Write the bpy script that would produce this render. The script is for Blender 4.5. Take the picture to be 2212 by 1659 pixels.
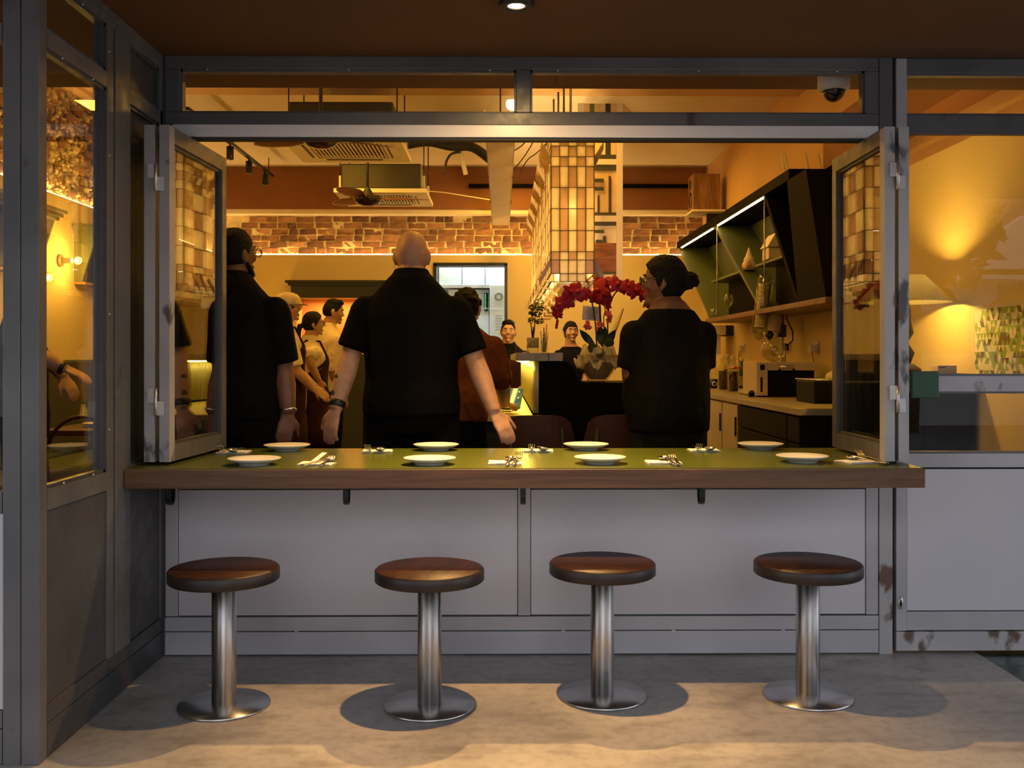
import bpy, bmesh, math, random
from mathutils import Vector, Matrix, noise
random.seed(7)
R = math.radians
SC = bpy.context.scene
COL = SC.collection
for o in list(bpy.data.objects): bpy.data.objects.remove(o)

# ------------------------------------------------------------------ camera, sky, sun, exposure
FPX, PX, PY, EYE, YAW = 2120.0, 1106.0, 772.0, 1.2, R(0.6)
cd = bpy.data.cameras.new('camera'); cam = bpy.data.objects.new('camera', cd); COL.objects.link(cam)
cd.sensor_width = 36; cd.lens = FPX*36/2212; cd.shift_y = -(829.5-PY)/2212; cd.shift_x = 0
cd.clip_start = .05; cd.clip_end = 300
cam.location = (0, 0, EYE); cam.rotation_euler = (R(90), 0, -YAW)
SC.camera = cam
w = bpy.data.worlds.new('sky'); SC.world = w; w.use_nodes = True
bg = w.node_tree.nodes['Background']
bg.inputs[0].default_value = (.745, .75, .81, 1); bg.inputs[1].default_value = 1.9
SC.view_settings.view_transform = 'Standard'; SC.view_settings.look = 'None'
SC.view_settings.gamma = 1; SC.view_settings.use_curve_mapping = False
SC.view_settings.exposure = 0.0
SC.cycles.max_bounces = 10; SC.cycles.transparent_max_bounces = 24; SC.cycles.transmission_bounces = 6
SC.cycles.sample_clamp_indirect = 4; SC.cycles.caustics_reflective = False; SC.cycles.caustics_refractive = False
WARM = (1.0, .50, .055); WARM2 = (1.0, .57, .10)
def light(kind, name, loc, power, color, size=.1, rot=(0,0,0), sx=None, sy=None, spot=None, blend=.5):
    l = bpy.data.lights.new(name, kind); l.energy = power; l.color = color
    if kind == 'AREA':
        l.size = sx or size
        if sy: l.shape = 'RECTANGLE'; l.size_y = sy
    else: l.shadow_soft_size = size
    if kind == 'SPOT': l.spot_size = R(spot); l.spot_blend = blend
    o = bpy.data.objects.new(name, l); COL.objects.link(o); o.location = loc; o.rotation_euler = rot
    return o
# room lights: outside downlight, downlight behind the soffit, added warm fill without fixtures over the dining room, kitchen tubes
light('SPOT', 'downlight_beam', (.05, 3.36, 2.385), 235, (1, .53, .17), .02, (R(0), 0, 0), spot=70, blend=1.0)
light('SPOT', 'inner_downlight_beam', (.10, 4.56, 2.475), 330, (1, .57, .19), .02, (R(-27), 0, 0), spot=84, blend=.9)
light('SPOT', 'downlight_spill', (.05, 3.36, 2.388), 55, (1, .60, .22), .03, spot=172, blend=1.0)
for k, (x, y, e) in enumerate(((-2.6, 5.1, 42), (-1.7, 9.1, 38), (.1, 6.2, 16), (.1, 11.2, 27), (1.35, 10.4, 20), (.6, 8.6, 14))):
    light('AREA', 'ceiling_fill_light', (x, y, 3.38), e, WARM, sx=.5, sy=.5)  # added area lights with no fixtures, warm fill for the dining room
light('POINT', 'front_fill_light', (.5, 4.9, 3.2), 22, WARM2, .08)  # unseen point light added to warm surfaces facing the window opening
light('AREA', 'kitchen_tube', (-.3, 13.3, 2.9), 62, (.80, .93, 1.0), sx=1.2, sy=.6)

# ------------------------------------------------------------------ survey helpers: a sight line meets a real plane
def ray(px, py):
    a, b = (px-PX)/FPX, -(py-PY)/FPX
    c, s = math.cos(YAW), math.sin(YAW)
    return Vector((a*c+s, -a*s+c, b))
def atY(px, py, Y):
    d = ray(px, py); t = Y/d.y; return Vector((d.x*t, Y, EYE+d.z*t))
def atX(px, py, X):
    d = ray(px, py); t = X/d.x; return Vector((X, d.y*t, EYE+d.z*t))
def atZ(px, py, Z):
    d = ray(px, py); t = (Z-EYE)/d.z; return Vector((d.x*t, d.y*t, Z))

# ------------------------------------------------------------------ mesh builder
class MB:
    def __init__(s): s.v=[]; s.f=[]; s.sm=[]
    def _add(s, vs, fs, smooth=False):
        n=len(s.v); s.v += [Vector(p) for p in vs]; s.f += [tuple(i+n for i in q) for q in fs]; s.sm += [smooth]*len(fs); return s
    def box(s, a, b, bev=0):
        x0,y0,z0=[min(a[i],b[i]) for i in range(3)]; x1,y1,z1=[max(a[i],b[i]) for i in range(3)]
        if bev<=0 or min(x1-x0,y1-y0,z1-z0)<2.2*bev:
            return s._add([(x0,y0,z0),(x1,y0,z0),(x1,y1,z0),(x0,y1,z0),(x0,y0,z1),(x1,y0,z1),(x1,y1,z1),(x0,y1,z1)],
                   [(0,3,2,1),(4,5,6,7),(0,1,5,4),(1,2,6,5),(2,3,7,6),(3,0,4,7)])
        bm=bmesh.new(); bmesh.ops.create_cube(bm,size=1)
        for q in bm.verts: q.co=Vector(((x0+x1)/2+q.co.x*(x1-x0),(y0+y1)/2+q.co.y*(y1-y0),(z0+z1)/2+q.co.z*(z1-z0)))
        bmesh.ops.bevel(bm,geom=list(bm.edges),offset=bev,segments=2,affect='EDGES',profile=.6)
        return s.bm(bm)
    def bm(s, bm, smooth=False):
        bm.verts.ensure_lookup_table(); bm.verts.index_update()
        s._add([q.co.copy() for q in bm.verts],[[q.index for q in f.verts] for f in bm.faces],smooth); bm.free(); return s
    def obox(s, c, ax, ay, az):
        c,ax,ay,az=map(Vector,(c,ax,ay,az)); vs=[c+i*ax+j*ay+k*az for k in(-1,1) for j in(-1,1) for i in(-1,1)]
        fs=[(0,2,3,1),(4,5,7,6),(0,1,5,4),(1,3,7,5),(3,2,6,7),(2,0,4,6)]
        if ax.cross(ay).dot(az)<0: fs=[q[::-1] for q in fs]
        return s._add(vs,fs)
    def loft(s, secs, seg=14, smooth=True, cap=True, closed=True):
        vs=[];fs=[];n=len(secs)
        for c,ax,ay in secs:
            c,ax,ay=Vector(c),Vector(ax),Vector(ay)
            for k in range(seg):
                t=2*math.pi*k/seg; vs.append(c+ax*math.cos(t)+ay*math.sin(t))
        for i in range(n-1):
            for k in range(seg):
                a=i*seg+k; b=i*seg+(k+1)%seg; fs.append((a,b,b+seg,a+seg))
        if cap: fs.append(tuple(range(seg))[::-1]); fs.append(tuple(range((n-1)*seg,n*seg)))
        return s._add(vs,fs,smooth)
    def tube(s, pts, r, seg=8, smooth=True, cap=True):
        pts=[Vector(p) for p in pts]; n=len(pts)
        rs=list(r) if hasattr(r,'__len__') else [r]*n
        secs=[]; prev=None
        for i,p in enumerate(pts):
            t=(pts[min(i+1,n-1)]-pts[max(i-1,0)]).normalized()
            if prev is None: u=t.orthogonal().normalized()
            else:
                u=prev-t*prev.dot(t); u=u.normalized() if u.length>1e-6 else t.orthogonal().normalized()
            prev=u; w_=t.cross(u); secs.append((p,u*rs[i],w_*rs[i]))
        return s.loft(secs,seg,smooth,cap)
    def cyl(s, a, b, r, r2=None, seg=20, smooth=True):
        return s.tube([a,b],[r, r if r2 is None else r2],seg,smooth)
    def lathe(s, prof, c=(0,0,0), seg=32, smooth=True, axis='z', cap=False):
        c=Vector(c); vs=[];fs=[];n=len(prof)
        for r,z in prof:
            for k in range(seg):
                t=2*math.pi*k/seg; x,y=r*math.cos(t),r*math.sin(t)
                p={'z':(x,y,z),'x':(z,x,y),'y':(y,z,x)}[axis]; vs.append(c+Vector(p))
        for i in range(n-1):
            for k in range(seg):
                a=i*seg+k;b=i*seg+(k+1)%seg; fs.append((a,b,b+seg,a+seg))
        if cap: fs.append(tuple(range(seg))[::-1]); fs.append(tuple(range((n-1)*seg,n*seg)))
        return s._add(vs,fs,smooth)
    def prism(s, poly, ext):
        ext=Vector(ext); n=len(poly); p=[Vector(q) for q in poly]
        fs=[tuple(range(n))[::-1],tuple(range(n,2*n))]+[(i,(i+1)%n,(i+1)%n+n,i+n) for i in range(n)]
        return s._add(p+[q+ext for q in p],fs)
    def ell(s, c, rx, ry, rz, seg=14, rings=9, M=None, smooth=True):
        c=Vector(c); vs=[];fs=[]
        for i in range(rings+1):
            a=math.pi*i/rings-math.pi/2
            for k in range(seg):
                t=2*math.pi*k/seg; p=Vector((rx*math.cos(a)*math.cos(t),ry*math.cos(a)*math.sin(t),rz*math.sin(a)))
                if M is not None: p=M@p
                vs.append(c+p)
        for i in range(rings):
            for k in range(seg):
                a=i*seg+k;b=i*seg+(k+1)%seg; fs.append((a,b,b+seg,a+seg))
        return s._add(vs,fs,smooth)
    def xf(s, M, i0=0):
        for i in range(i0,len(s.v)): s.v[i]=M@s.v[i]
        return s
    def merge(s, o): return s._add(o.v,o.f,False)
    def mesh(s, name, fix=True):
        me=bpy.data.meshes.new(name); me.from_pydata([tuple(p) for p in s.v],[],s.f)
        if any(s.sm): me.polygons.foreach_set('use_smooth',s.sm)
        if fix:
            bm=bmesh.new(); bm.from_mesh(me); bmesh.ops.remove_doubles(bm,verts=bm.verts,dist=1e-5)
            bmesh.ops.recalc_face_normals(bm,faces=bm.faces); bm.to_mesh(me); bm.free()
        me.update(); return me
    def build(s, name, mat, parent=None, label=None, cat=None, group=None, kind=None, local=False, fix=True):
        """World coordinates; local=True: coordinates are already the parent's own. A top-level mesh gets its origin at its base."""
        base=Vector((0,0,0))
        if parent is None and s.v and not local:
            xs=[p.x for p in s.v];ys=[p.y for p in s.v];zs=[p.z for p in s.v]
            base=Vector(((min(xs)+max(xs))/2,(min(ys)+max(ys))/2,min(zs)))
            s.v=[p-base for p in s.v]
        o=bpy.data.objects.new(name,s.mesh(name,fix)); COL.objects.link(o)
        o.data.materials.append(MT[mat] if isinstance(mat,str) else mat)
        if parent is not None:
            o.parent=parent
            if not local:
                q=parent; off=Vector((0,0,0))
                while q is not None: off+=Vector(q.location); q=q.parent
                o.location=-off
        else: o.location=base
        return tag(o,label,cat,group,kind)
def tag(o, label=None, cat=None, group=None, kind=None):
    if label: o['label']=label
    if cat: o['category']=cat
    if group: o['group']=group
    if kind: o['kind']=kind
    return o
def thing(name, label, cat, loc, group=None, rz=0, kind=None):
    o=bpy.data.objects.new(name,None); COL.objects.link(o); o.location=loc; o.rotation_euler=(0,0,rz); o.empty_display_size=.1
    return tag(o,label,cat,group,kind)
def struct(name, label=None, loc=(0,0,0)):
    return thing(name,label,None,loc,kind='structure')
def link_copy(me, name, parent, loc, rot=(0,0,0), scale=(1,1,1), mat=None):
    o=bpy.data.objects.new(name,me); COL.objects.link(o); o.parent=parent; o.location=loc; o.rotation_euler=rot; o.scale=scale
    return o
KIDS={}
def copy_tree(o, parent=None):
    c=o.copy(); COL.objects.link(c)
    if parent is not None: c.parent=parent
    for ch in [x for x in ALLK(o)]: copy_tree(ch,c)
    return c
def ALLK(o): return list(o.children)
def dup(root, loc, label, rz=None):
    c=copy_tree(root); c.location=loc; c['label']=label
    if rz is not None: c.rotation_euler=(0,0,rz)
    return c

# ------------------------------------------------------------------ materials (all procedural)
MT={}
def nodes(name):
    m=bpy.data.materials.new(name); m.use_nodes=True; nt=m.node_tree; b=nt.nodes['Principled BSDF']; MT[name]=m
    return m,nt,b
def N(nt,t,**k):
    n=nt.nodes.new(t)
    for a,v in k.items(): setattr(n,a,v)
    return n
def L(nt,a,b): nt.links.new(a,b)
def tex(nt,scale,detail=4,rough=.6,stretch=None,kind='ShaderNodeTexNoise',coord='Object'):
    tc=N(nt,'ShaderNodeTexCoord'); n=N(nt,kind); n.inputs['Scale'].default_value=scale
    if 'Detail' in n.inputs: n.inputs['Detail'].default_value=detail
    src=tc.outputs[coord]
    if stretch:
        mp=N(nt,'ShaderNodeMapping'); mp.inputs['Scale'].default_value=stretch; L(nt,src,mp.inputs[0]); src=mp.outputs[0]
    L(nt,src,n.inputs['Vector']); return n
def ramp(nt,src,stops):
    r=N(nt,'ShaderNodeValToRGB'); e=r.color_ramp.elements
    while len(e)<len(stops): e.new(.5)
    for i,(p,c) in enumerate(stops): e[i].position=p; e[i].color=(*c,1) if len(c)==3 else c
    L(nt,src,r.inputs[0]); return r
def bump(nt,b,src,strength,dist=.01):
    n=N(nt,'ShaderNodeBump'); n.inputs['Strength'].default_value=strength; n.inputs['Distance'].default_value=dist
    L(nt,src,n.inputs['Height']); L(nt,n.outputs[0],b.inputs['Normal'])
def paint(name,c,rough=.5,metal=0,var=.12,scale=6,bmp=0,bscale=60,stretch=None,spec=.5,coord='Object'):
    m,nt,b=nodes(name); b.inputs['Roughness'].default_value=rough; b.inputs['Metallic'].default_value=metal
    b.inputs['Specular IOR Level'].default_value=spec
    if var>0:
        n=tex(nt,scale,5,stretch=stretch,coord=coord); r=ramp(nt,n.outputs[0],[(.3,tuple(x*(1-var) for x in c)),(.7,tuple(min(1,x*(1+var)) for x in c))])
        L(nt,r.outputs[0],b.inputs['Base Color'])
    else: b.inputs['Base Color'].default_value=(*c,1)
    if bmp>0: bump(nt,b,tex(nt,bscale,3,stretch=stretch,coord=coord).outputs[0],bmp)
    return m
def emit(name,c,s):
    m,nt,b=nodes(name); b.inputs['Base Color'].default_value=(*c,1); b.inputs['Emission Color'].default_value=(*c,1); b.inputs['Emission Strength'].default_value=s; return m
def glass(name,tint=(1,1,1),refl=1.0,rough=0.0,ior=1.5):
    m=bpy.data.materials.new(name); m.use_nodes=True; nt=m.node_tree; nt.nodes.clear(); MT[name]=m
    out=N(nt,'ShaderNodeOutputMaterial'); mix=N(nt,'ShaderNodeMixShader'); t=N(nt,'ShaderNodeBsdfTransparent'); g=N(nt,'ShaderNodeBsdfGlossy')
    t.inputs[0].default_value=(*tint,1); g.inputs['Roughness'].default_value=rough; g.inputs[0].default_value=(refl,refl,refl,1)
    f=N(nt,'ShaderNodeFresnel'); ge=N(nt,'ShaderNodeNewGeometry'); mr=N(nt,'ShaderNodeMapRange'); mr.inputs[3].default_value=ior; mr.inputs[4].default_value=1/ior
    L(nt,ge.outputs['Backfacing'],mr.inputs[0]); L(nt,mr.outputs[0],f.inputs[0])
    L(nt,f.outputs[0],mix.inputs[0]); L(nt,t.outputs[0],mix.inputs[1]); L(nt,g.outputs[0],mix.inputs[2]); L(nt,mix.outputs[0],out.inputs[0]); return m
def weathered(name,c1,c2,rust,amt,rough=.42,metal=.55,scale=2.2,rv=.1):
    m,nt,b=nodes(name)
    n=tex(nt,scale,6); r=ramp(nt,n.outputs[0],[(.32,c1),(.68,c2)])
    n2=tex(nt,9,7,stretch=(1,1,.6)); r2=ramp(nt,n2.outputs[0],[(amt,(0,0,0)),(amt+.06,(1,1,1))])
    mx=N(nt,'ShaderNodeMixRGB'); L(nt,r2.outputs[0],mx.inputs[0]); L(nt,r.outputs[0],mx.inputs[1]); mx.inputs[2].default_value=(*rust,1)
    L(nt,mx.outputs[0],b.inputs['Base Color']); b.inputs['Metallic'].default_value=metal
    n3=tex(nt,14,5); r3=ramp(nt,n3.outputs[0],[(.3,(rough-rv,)*3),(.7,(rough+rv*1.4,)*3)]); L(nt,r3.outputs[0],b.inputs['Roughness'])
    return m
weathered('steel_frame',(.105,.105,.107),(.17,.17,.172),(.075,.065,.06),.68,metal=.3)
weathered('steel_pale',(.40,.40,.425),(.53,.53,.555),(.15,.11,.09),.69,rough=.4,metal=.15)
weathered('steel_panel',(.52,.52,.57),(.60,.60,.65),(.47,.47,.50),.97,rough=.36,metal=.12,scale=.8,rv=.015)
weathered('steel_marked',(.36,.36,.375),(.50,.50,.52),(.10,.10,.11),.60,rough=.4,metal=.15)
weathered('steel_rusty',(.38,.38,.392),(.50,.50,.51),(.13,.085,.065),.57,rough=.4,metal=.15)
weathered('steel_dark',(.055,.055,.057),(.085,.085,.087),(.05,.045,.04),.68,metal=.25)
paint('track_silver',(.86,.85,.88),.34,.1,.03,3)
paint('black_line',(.012,.012,.014),.6,0,0)
paint('soffit_brown',(.100,.042,.013),.8,0,.12,1.2)
paint('steel_screw',(.7,.7,.7),.3,1,0)
paint('hinge_steel',(.62,.6,.58),.35,.7,.1,30)
glass('pane_glass'); glass('leaf_glass',(.80,.81,.78),1,0,2.0); glass('clear_glass',(.93,.95,.90)); glass('flask_glass',(.84,.86,.76),1,0,1.85); glass('bulb_glass',(1,.93,.8))
glass('smoked_dome',(.22,.2,.2),1.0)
paint('gasket',(.03,.032,.035),.6,0,0)
# concrete
m,nt,b=nodes('concrete')
n=tex(nt,1.7,8,.65); r=ramp(nt,n.outputs[0],[(.30,(.22,.21,.20)),(.5,(.36,.345,.325)),(.72,(.47,.45,.425))])
n2=tex(nt,7,8,stretch=(.6,1.5,1)); r2=ramp(nt,n2.outputs[0],[(.52,(1,1,1)),(.70,(.58,.54,.5))])
mx=N(nt,'ShaderNodeMixRGB',blend_type='MULTIPLY'); mx.inputs[0].default_value=.7; L(nt,r.outputs[0],mx.inputs[1]); L(nt,r2.outputs[0],mx.inputs[2])
n4=tex(nt,26,9,.7); r4=ramp(nt,n4.outputs[0],[(.32,(.74,.73,.72)),(.55,(1,1,1)),(.75,(1,.99,.97))]); mx4=N(nt,'ShaderNodeMixRGB',blend_type='MULTIPLY'); mx4.inputs[0].default_value=.8; L(nt,mx.outputs[0],mx4.inputs[1]); L(nt,r4.outputs[0],mx4.inputs[2])
L(nt,mx4.outputs[0],b.inputs['Base Color'])
r3=ramp(nt,n.outputs[0],[(.3,(.30,)*3),(.7,(.48,)*3)]); L(nt,r3.outputs[0],b.inputs['Roughness']); bump(nt,b,n2.outputs[0],.12,.004)
# wood
def wood(name,c1,c2,scale,stretch,rough=.35,dist=3):
    m,nt,b=nodes(name)
    n=tex(nt,scale,6,stretch=stretch); n.inputs['Distortion'].default_value=dist*.3
    r=ramp(nt,n.outputs[0],[(.30,c1),(.5,tuple((a+d)/2 for a,d in zip(c1,c2))),(.68,c2)]); L(nt,r.outputs[0],b.inputs['Base Color'])
    n2=tex(nt,scale*6,3,stretch=stretch); b.inputs['Roughness'].default_value=rough; bump(nt,b,n2.outputs[0],.15,.002); return m
wood('seat_wood',(.011,.006,.005),(.058,.020,.0115),5,(1.5,14,1),.46); MT['seat_wood'].node_tree.nodes['Principled BSDF'].inputs['Specular IOR Level'].default_value=.22
wood('seat_edge',(.010,.008,.008),(.028,.020,.018),16,(.4,.4,6),.42)
wood('counter_edge',(.085,.042,.018),(.17,.085,.038),5,(.5,4,10),.45)
wood('walnut',(.05,.016,.006),(.17,.06,.02),5,(1,1,.18),.4)
wood('speaker_wood',(.10,.045,.016),(.30,.15,.06),16,(1,1,.10),.5)
wood('art_wood',(.10,.028,.009),(.28,.085,.026),8,(.5,3,4),.4)
wood('chair_wood',(.030,.011,.005),(.07,.028,.011),6,(1,1,.3),.5); MT['chair_wood'].node_tree.nodes['Principled BSDF'].inputs['Specular IOR Level'].default_value=.2
paint('green_laminate',(.075,.098,.012),.27,0,.06,4)
m,nt,b=nodes('brushed_steel'); b.inputs['Metallic'].default_value=1; b.inputs['Base Color'].default_value=(.66,.65,.64,1)
n=tex(nt,40,3,stretch=(1,1,.01)); r=ramp(nt,n.outputs[0],[(.3,(.30,)*3),(.7,(.42,)*3)]); L(nt,r.outputs[0],b.inputs['Roughness']); r9=ramp(nt,n.outputs[0],[(.36,(.36,.35,.34)),(.62,(.78,.77,.75))]); L(nt,r9.outputs[0],b.inputs['Base Color']); b.inputs['Anisotropic'].default_value=.9; b.inputs['Anisotropic Rotation'].default_value=.25; tg=N(nt,'ShaderNodeTangent'); tg.direction_type='RADIAL'; tg.axis='Z'; L(nt,tg.outputs[0],b.inputs['Tangent'])
m,nt,b=nodes('spun_steel'); b.inputs['Metallic'].default_value=1; b.inputs['Base Color'].default_value=(.58,.58,.585,1); b.inputs['Roughness'].default_value=.27
b.inputs['Anisotropic'].default_value=.7; b.inputs['Anisotropic Rotation'].default_value=.25; tg=N(nt,'ShaderNodeTangent'); tg.direction_type='RADIAL'; tg.axis='Z'; L(nt,tg.outputs[0],b.inputs['Tangent'])
paint('cutlery_steel',(.72,.70,.66),.16,1,0)
paint('black_metal',(.012,.013,.015),.4,.2,0)
paint('porcelain',(.84,.82,.77),.16,0,.02,3)
paint('napkin_paper',(.86,.84,.80),.85,0,.04,20,.2,120)
paint('camera_white',(.72,.70,.66),.45,0,.03)
paint('floor_tile_green',(.012,.042,.036),.22,0,.25,5)
paint('grout',(.12,.12,.115),.9,0,.1)
paint('plaster_tan',(.66,.53,.25),.85,0,.05,1.5,.12,35)
paint('ceiling_cream',(.76,.66,.48),.85,0,.05,1.2)
paint('wall_ochre',(.62,.40,.19),.85,0,.06,1.4,.1,30)
paint('beam_brown',(.22,.085,.03),.7,0,.12,2)
paint('white_trim',(.82,.74,.58),.6,0,.04)
paint('brick_a',(.20,.092,.048),.85,0,.38,14,.6,40)
paint('brick_b',(.30,.155,.08),.85,0,.35,16,.6,45)
paint('brick_c',(.12,.055,.032),.85,0,.4,15,.6,45)
paint('mortar',(.66,.55,.33),.95,0,.25,12,.9,50)
paint('mortar_pale',(.62,.50,.27),.95,0,.3,9,1.0,40)
paint('dark_green_wood',(.016,.018,.006),.55,0,.12)
paint('shelf_green',(.075,.095,.016),.5,0,.08)
paint('shelf_black',(.006,.005,.004),.6,0,.1,spec=.02)
paint('banquette_green',(.035,.040,.012),.6,0,.12,7,.3,90)
paint('terracotta',(.80,.36,.13),.85,0,.16,2.5)
paint('ac_white',(.80,.74,.60),.5,0,.03)
paint('ac_casing',(.035,.033,.022),.55,.3,.12)
paint('slat_dark',(.05,.04,.025),.6,0,0)
paint('cable_black',(.012,.011,.010),.5,0,0)
paint('tray_metal',(.50,.40,.26),.5,.35,.12,8)
paint('fan_brown',(.14,.05,.016),.4,0,.15)
paint('fan_dome',(.035,.025,.018),.22,.5,.1)
paint('counter_stone',(.30,.28,.25),.5,0,.18,25)
paint('bar_black',(.004,.0042,.003),.6,0,.2,spec=.03)
paint('bar_yellow',(.60,.52,.06),.4,0,.04)
paint('fluted',(.42,.40,.18),.3,0,.05)
paint('cabinet_beige',(.36,.28,.15),.6,0,.05)
paint('cabinet_dark',(.013,.012,.007),.6,0,.15,spec=.04)
paint('worktop',(.28,.23,.13),.4,0,.1,12)
paint('appliance_beige',(.50,.40,.22),.5,0,.05)
paint('appliance_black',(.005,.005,.004),.4,0,0,spec=.05)
paint('plug_white',(.62,.55,.48),.5,0,0)
paint('socket_white',(.70,.64,.52),.5,0,0)
paint('cola_red',(.045,.006,.004),.15,0,.1)
paint('bottle_green',(.01,.10,.02),.1,0,.05)
paint('label_cream',(.68,.58,.36),.7,0,.05)
paint('red_plastic',(.42,.015,.012),.4,0,0)
paint('stick_pale',(.92,.80,.48),.5,0,0); paint('ceramic_cream',(.74,.62,.38),.4,0,.08,20)
paint('shell_pink',(.62,.36,.22),.5,0,.3,30)
paint('orchid_red',(.42,.004,.022),.5,0,.35,30)
paint('orchid_pink',(.75,.12,.14),.5,0,.3,40)
paint('stem_green',(.035,.045,.014),.5,0,.1)
paint('leaf_green',(.025,.05,.012),.4,0,.2)
paint('card_white',(.92,.88,.84),.7,0,.03)
paint('ink',(.10,.09,.10),.7,0,0)
paint('white_frame',(.62,.52,.46),.5,0,.04)
paint('art_black',(.03,.028,.016),.5,0,.2)
paint('art_tan',(.58,.40,.20),.6,0,.1)
paint('lamp_base',(.035,.03,.018),.5,0,.4,30,.6,30)
paint('cardboard',(.58,.44,.24),.7,0,.06)
paint('handle_green',(.030,.095,.050),.5,0,.06,12)
paint('lamp_wood',(.34,.16,.06),.4,0,.15)
paint('kitchen_wall',(.62,.68,.68),.5,0,.04)
paint('kitchen_steel',(.62,.66,.66),.3,.7,.08)
paint('kitchen_white',(.78,.80,.80),.4,0,.03)
emit('led_strip',(1,.62,.20),22); emit('led_shelf',(1,.60,.26),9); emit('led_bar',(1,.72,.14),26)
emit('led_green',(.1,.9,.25),1.2); emit('bulb_glow',(1,.72,.32),30); emit('downlight_glow',(1,.80,.52),24); emit('lantern_bulb',(1,.66,.25),220)
def translucent(name,c,tr=.7,gl=.1):
    m=bpy.data.materials.new(name); m.use_nodes=True; nt=m.node_tree; nt.nodes.clear(); MT[name]=m
    out=N(nt,'ShaderNodeOutputMaterial'); a=N(nt,'ShaderNodeBsdfDiffuse'); t=N(nt,'ShaderNodeBsdfTranslucent'); mx=N(nt,'ShaderNodeMixShader'); mx.inputs[0].default_value=tr
    n=tex(nt,9,4); r=ramp(nt,n.outputs[0],[(.3,tuple(x*.86 for x in c)),(.7,tuple(min(1,x*1.08) for x in c))])
    L(nt,r.outputs[0],a.inputs[0]); L(nt,r.outputs[0],t.inputs[0]); L(nt,a.outputs[0],mx.inputs[1]); L(nt,t.outputs[0],mx.inputs[2])
    g=N(nt,'ShaderNodeBsdfGlossy'); g.inputs['Roughness'].default_value=.15; m2=N(nt,'ShaderNodeMixShader'); m2.inputs[0].default_value=gl*.5
    L(nt,mx.outputs[0],m2.inputs[1]); L(nt,g.outputs[0],m2.inputs[2]); L(nt,m2.outputs[0],out.inputs[0]); return m
translucent('shell_pale',(.95,.84,.60),.75); translucent('shell_mid',(.58,.44,.27),.62); translucent('shell_dim',(.42,.30,.17),.6)
translucent('gauze',(.86,.80,.66),.55,.02); translucent('lamp_shade',(.98,.90,.66),.85,.02); 
paint('lead_came',(.10,.07,.03),.5,.4,0)
# fabrics, skin, hair
def fabric(name,c,rough=.85,bmp=.25,bs=9,var=.25):
    m=paint(name,c,rough,0,var,18,0); nt=m.node_tree; b=nt.nodes['Principled BSDF']; b.inputs['Specular IOR Level'].default_value=.08
    n=tex(nt,bs,3,stretch=(1,1,.55)); n.inputs['Distortion'].default_value=1.2; bump(nt,b,n.outputs[0],bmp,.05); return m
fabric('cloth_black',(.0035,.0033,.0034)); fabric('cloth_black2',(.0055,.0048,.0038),bs=7,bmp=.4); fabric('cloth_white',(.72,.60,.40),bs=11,bmp=.4,var=.07)
fabric('cloth_rust',(.115,.033,.009),bs=10,bmp=.4); fabric('cloth_maroon',(.028,.009,.007)); fabric('cloth_olive',(.009,.0095,.004)); fabric('cloth_grey',(.22,.18,.13)); fabric('cap_cream',(.62,.52,.38),bmp=.1)
def skin(name,c):
    m,nt,b=nodes(name); n=tex(nt,22,5); r=ramp(nt,n.outputs[0],[(.3,tuple(x*.82 for x in c)),(.7,tuple(x*1.1 for x in c))]); L(nt,r.outputs[0],b.inputs['Base Color']); b.inputs['Roughness'].default_value=.5
    b.inputs['Subsurface Weight'].default_value=.06; b.inputs['Subsurface Radius'].default_value=(.02,.008,.004); bump(nt,b,tex(nt,160,2).outputs[0],.08,.002)
skin('skin_fair',(.60,.34,.22)); skin('skin_mid',(.48,.27,.15)); skin('skin_dark',(.17,.075,.040)); skin('skin_tan',(.42,.23,.12))
paint('hair_black',(.004,.0033,.003),.6,0,.5,60,.8,120,spec=.15); paint('eye_white',(.75,.70,.62),.2,0,0); paint('eye_dark',(.015,.01,.008),.15,0,0)
paint('lip',(.33,.12,.09),.45,0,0); paint('spectacle_black',(.012,.011,.011),.25,0,0); paint('spectacle_gold',(.75,.5,.2),.25,1,0); paint('silver',(.8,.8,.8),.2,1,0)
paint('tattoo_ink',(.06,.055,.05),.6,0,.3,40); paint('watch_black',(.012,.013,.016),.4,0,0)
# street
paint('asphalt',(.07,.07,.072),.85,0,.2,4); paint('house_white',(.62,.62,.60),.8,0,.06); paint('roof_tile',(.30,.13,.08),.8,0,.3,3); paint('foliage',(.03,.06,.012),.7,0,.5,3); paint('bark',(.08,.06,.045),.9,0,.2)
paint('window_dark',(.03,.035,.04),.15,0,0); paint('car_silver',(.42,.43,.45),.2,.6,0); paint('rubber',(.015,.015,.015),.8,0,0)
# ================================================================== STRUCTURE
YF=3.95; YW=2.90; XW=-1.36; ZC=2.411; XR=2.5; XL=-3.55; YB=12.2; ZI=3.53; ZLED=2.46
K=YF/FPX
def X(px): return atY(px,772,YF).x
def Zf(py,x=0): return EYE-(py-PY)*(YF+x*.0105)/FPX
def frame_box(root,name,a,b,mat='steel_frame',bev=.003,label=None):
    return MB().box(a,b,bev).build(name,mat,root,label=label)

# floors
fl=struct('floor','polished grey concrete pavement in front of the bar front',(0,2,0))
MB().box((-6,-2.5,-.08),(1.93,4.0,0)).build('slab','concrete',fl)
MB().box((1.93,-2.5,-.10),(5,4.0,-.012)).build('slab','grout',fl)
tb=MB().box((-.0975,-.0975,-.012),(.0975,.0975,0),.004).mesh('tile'); tb.materials.append(MT['floor_tile_green'])
for i in range(5):
    for j in range(9):
        link_copy(tb,'tile',fl,(1.93+.1+i*.2,3.9-j*.2-2,random.uniform(-.0015,0)))
fi=MB().box((XL-.2,4.0,-.08),(XR+.2,YB+.2,0)); fi.box((XL-.2,2.96,-.08),(-1.41,4.0,0)); fi.build('floor_interior','walnut',kind='structure',label='dark timber floor inside the restaurant')
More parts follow.
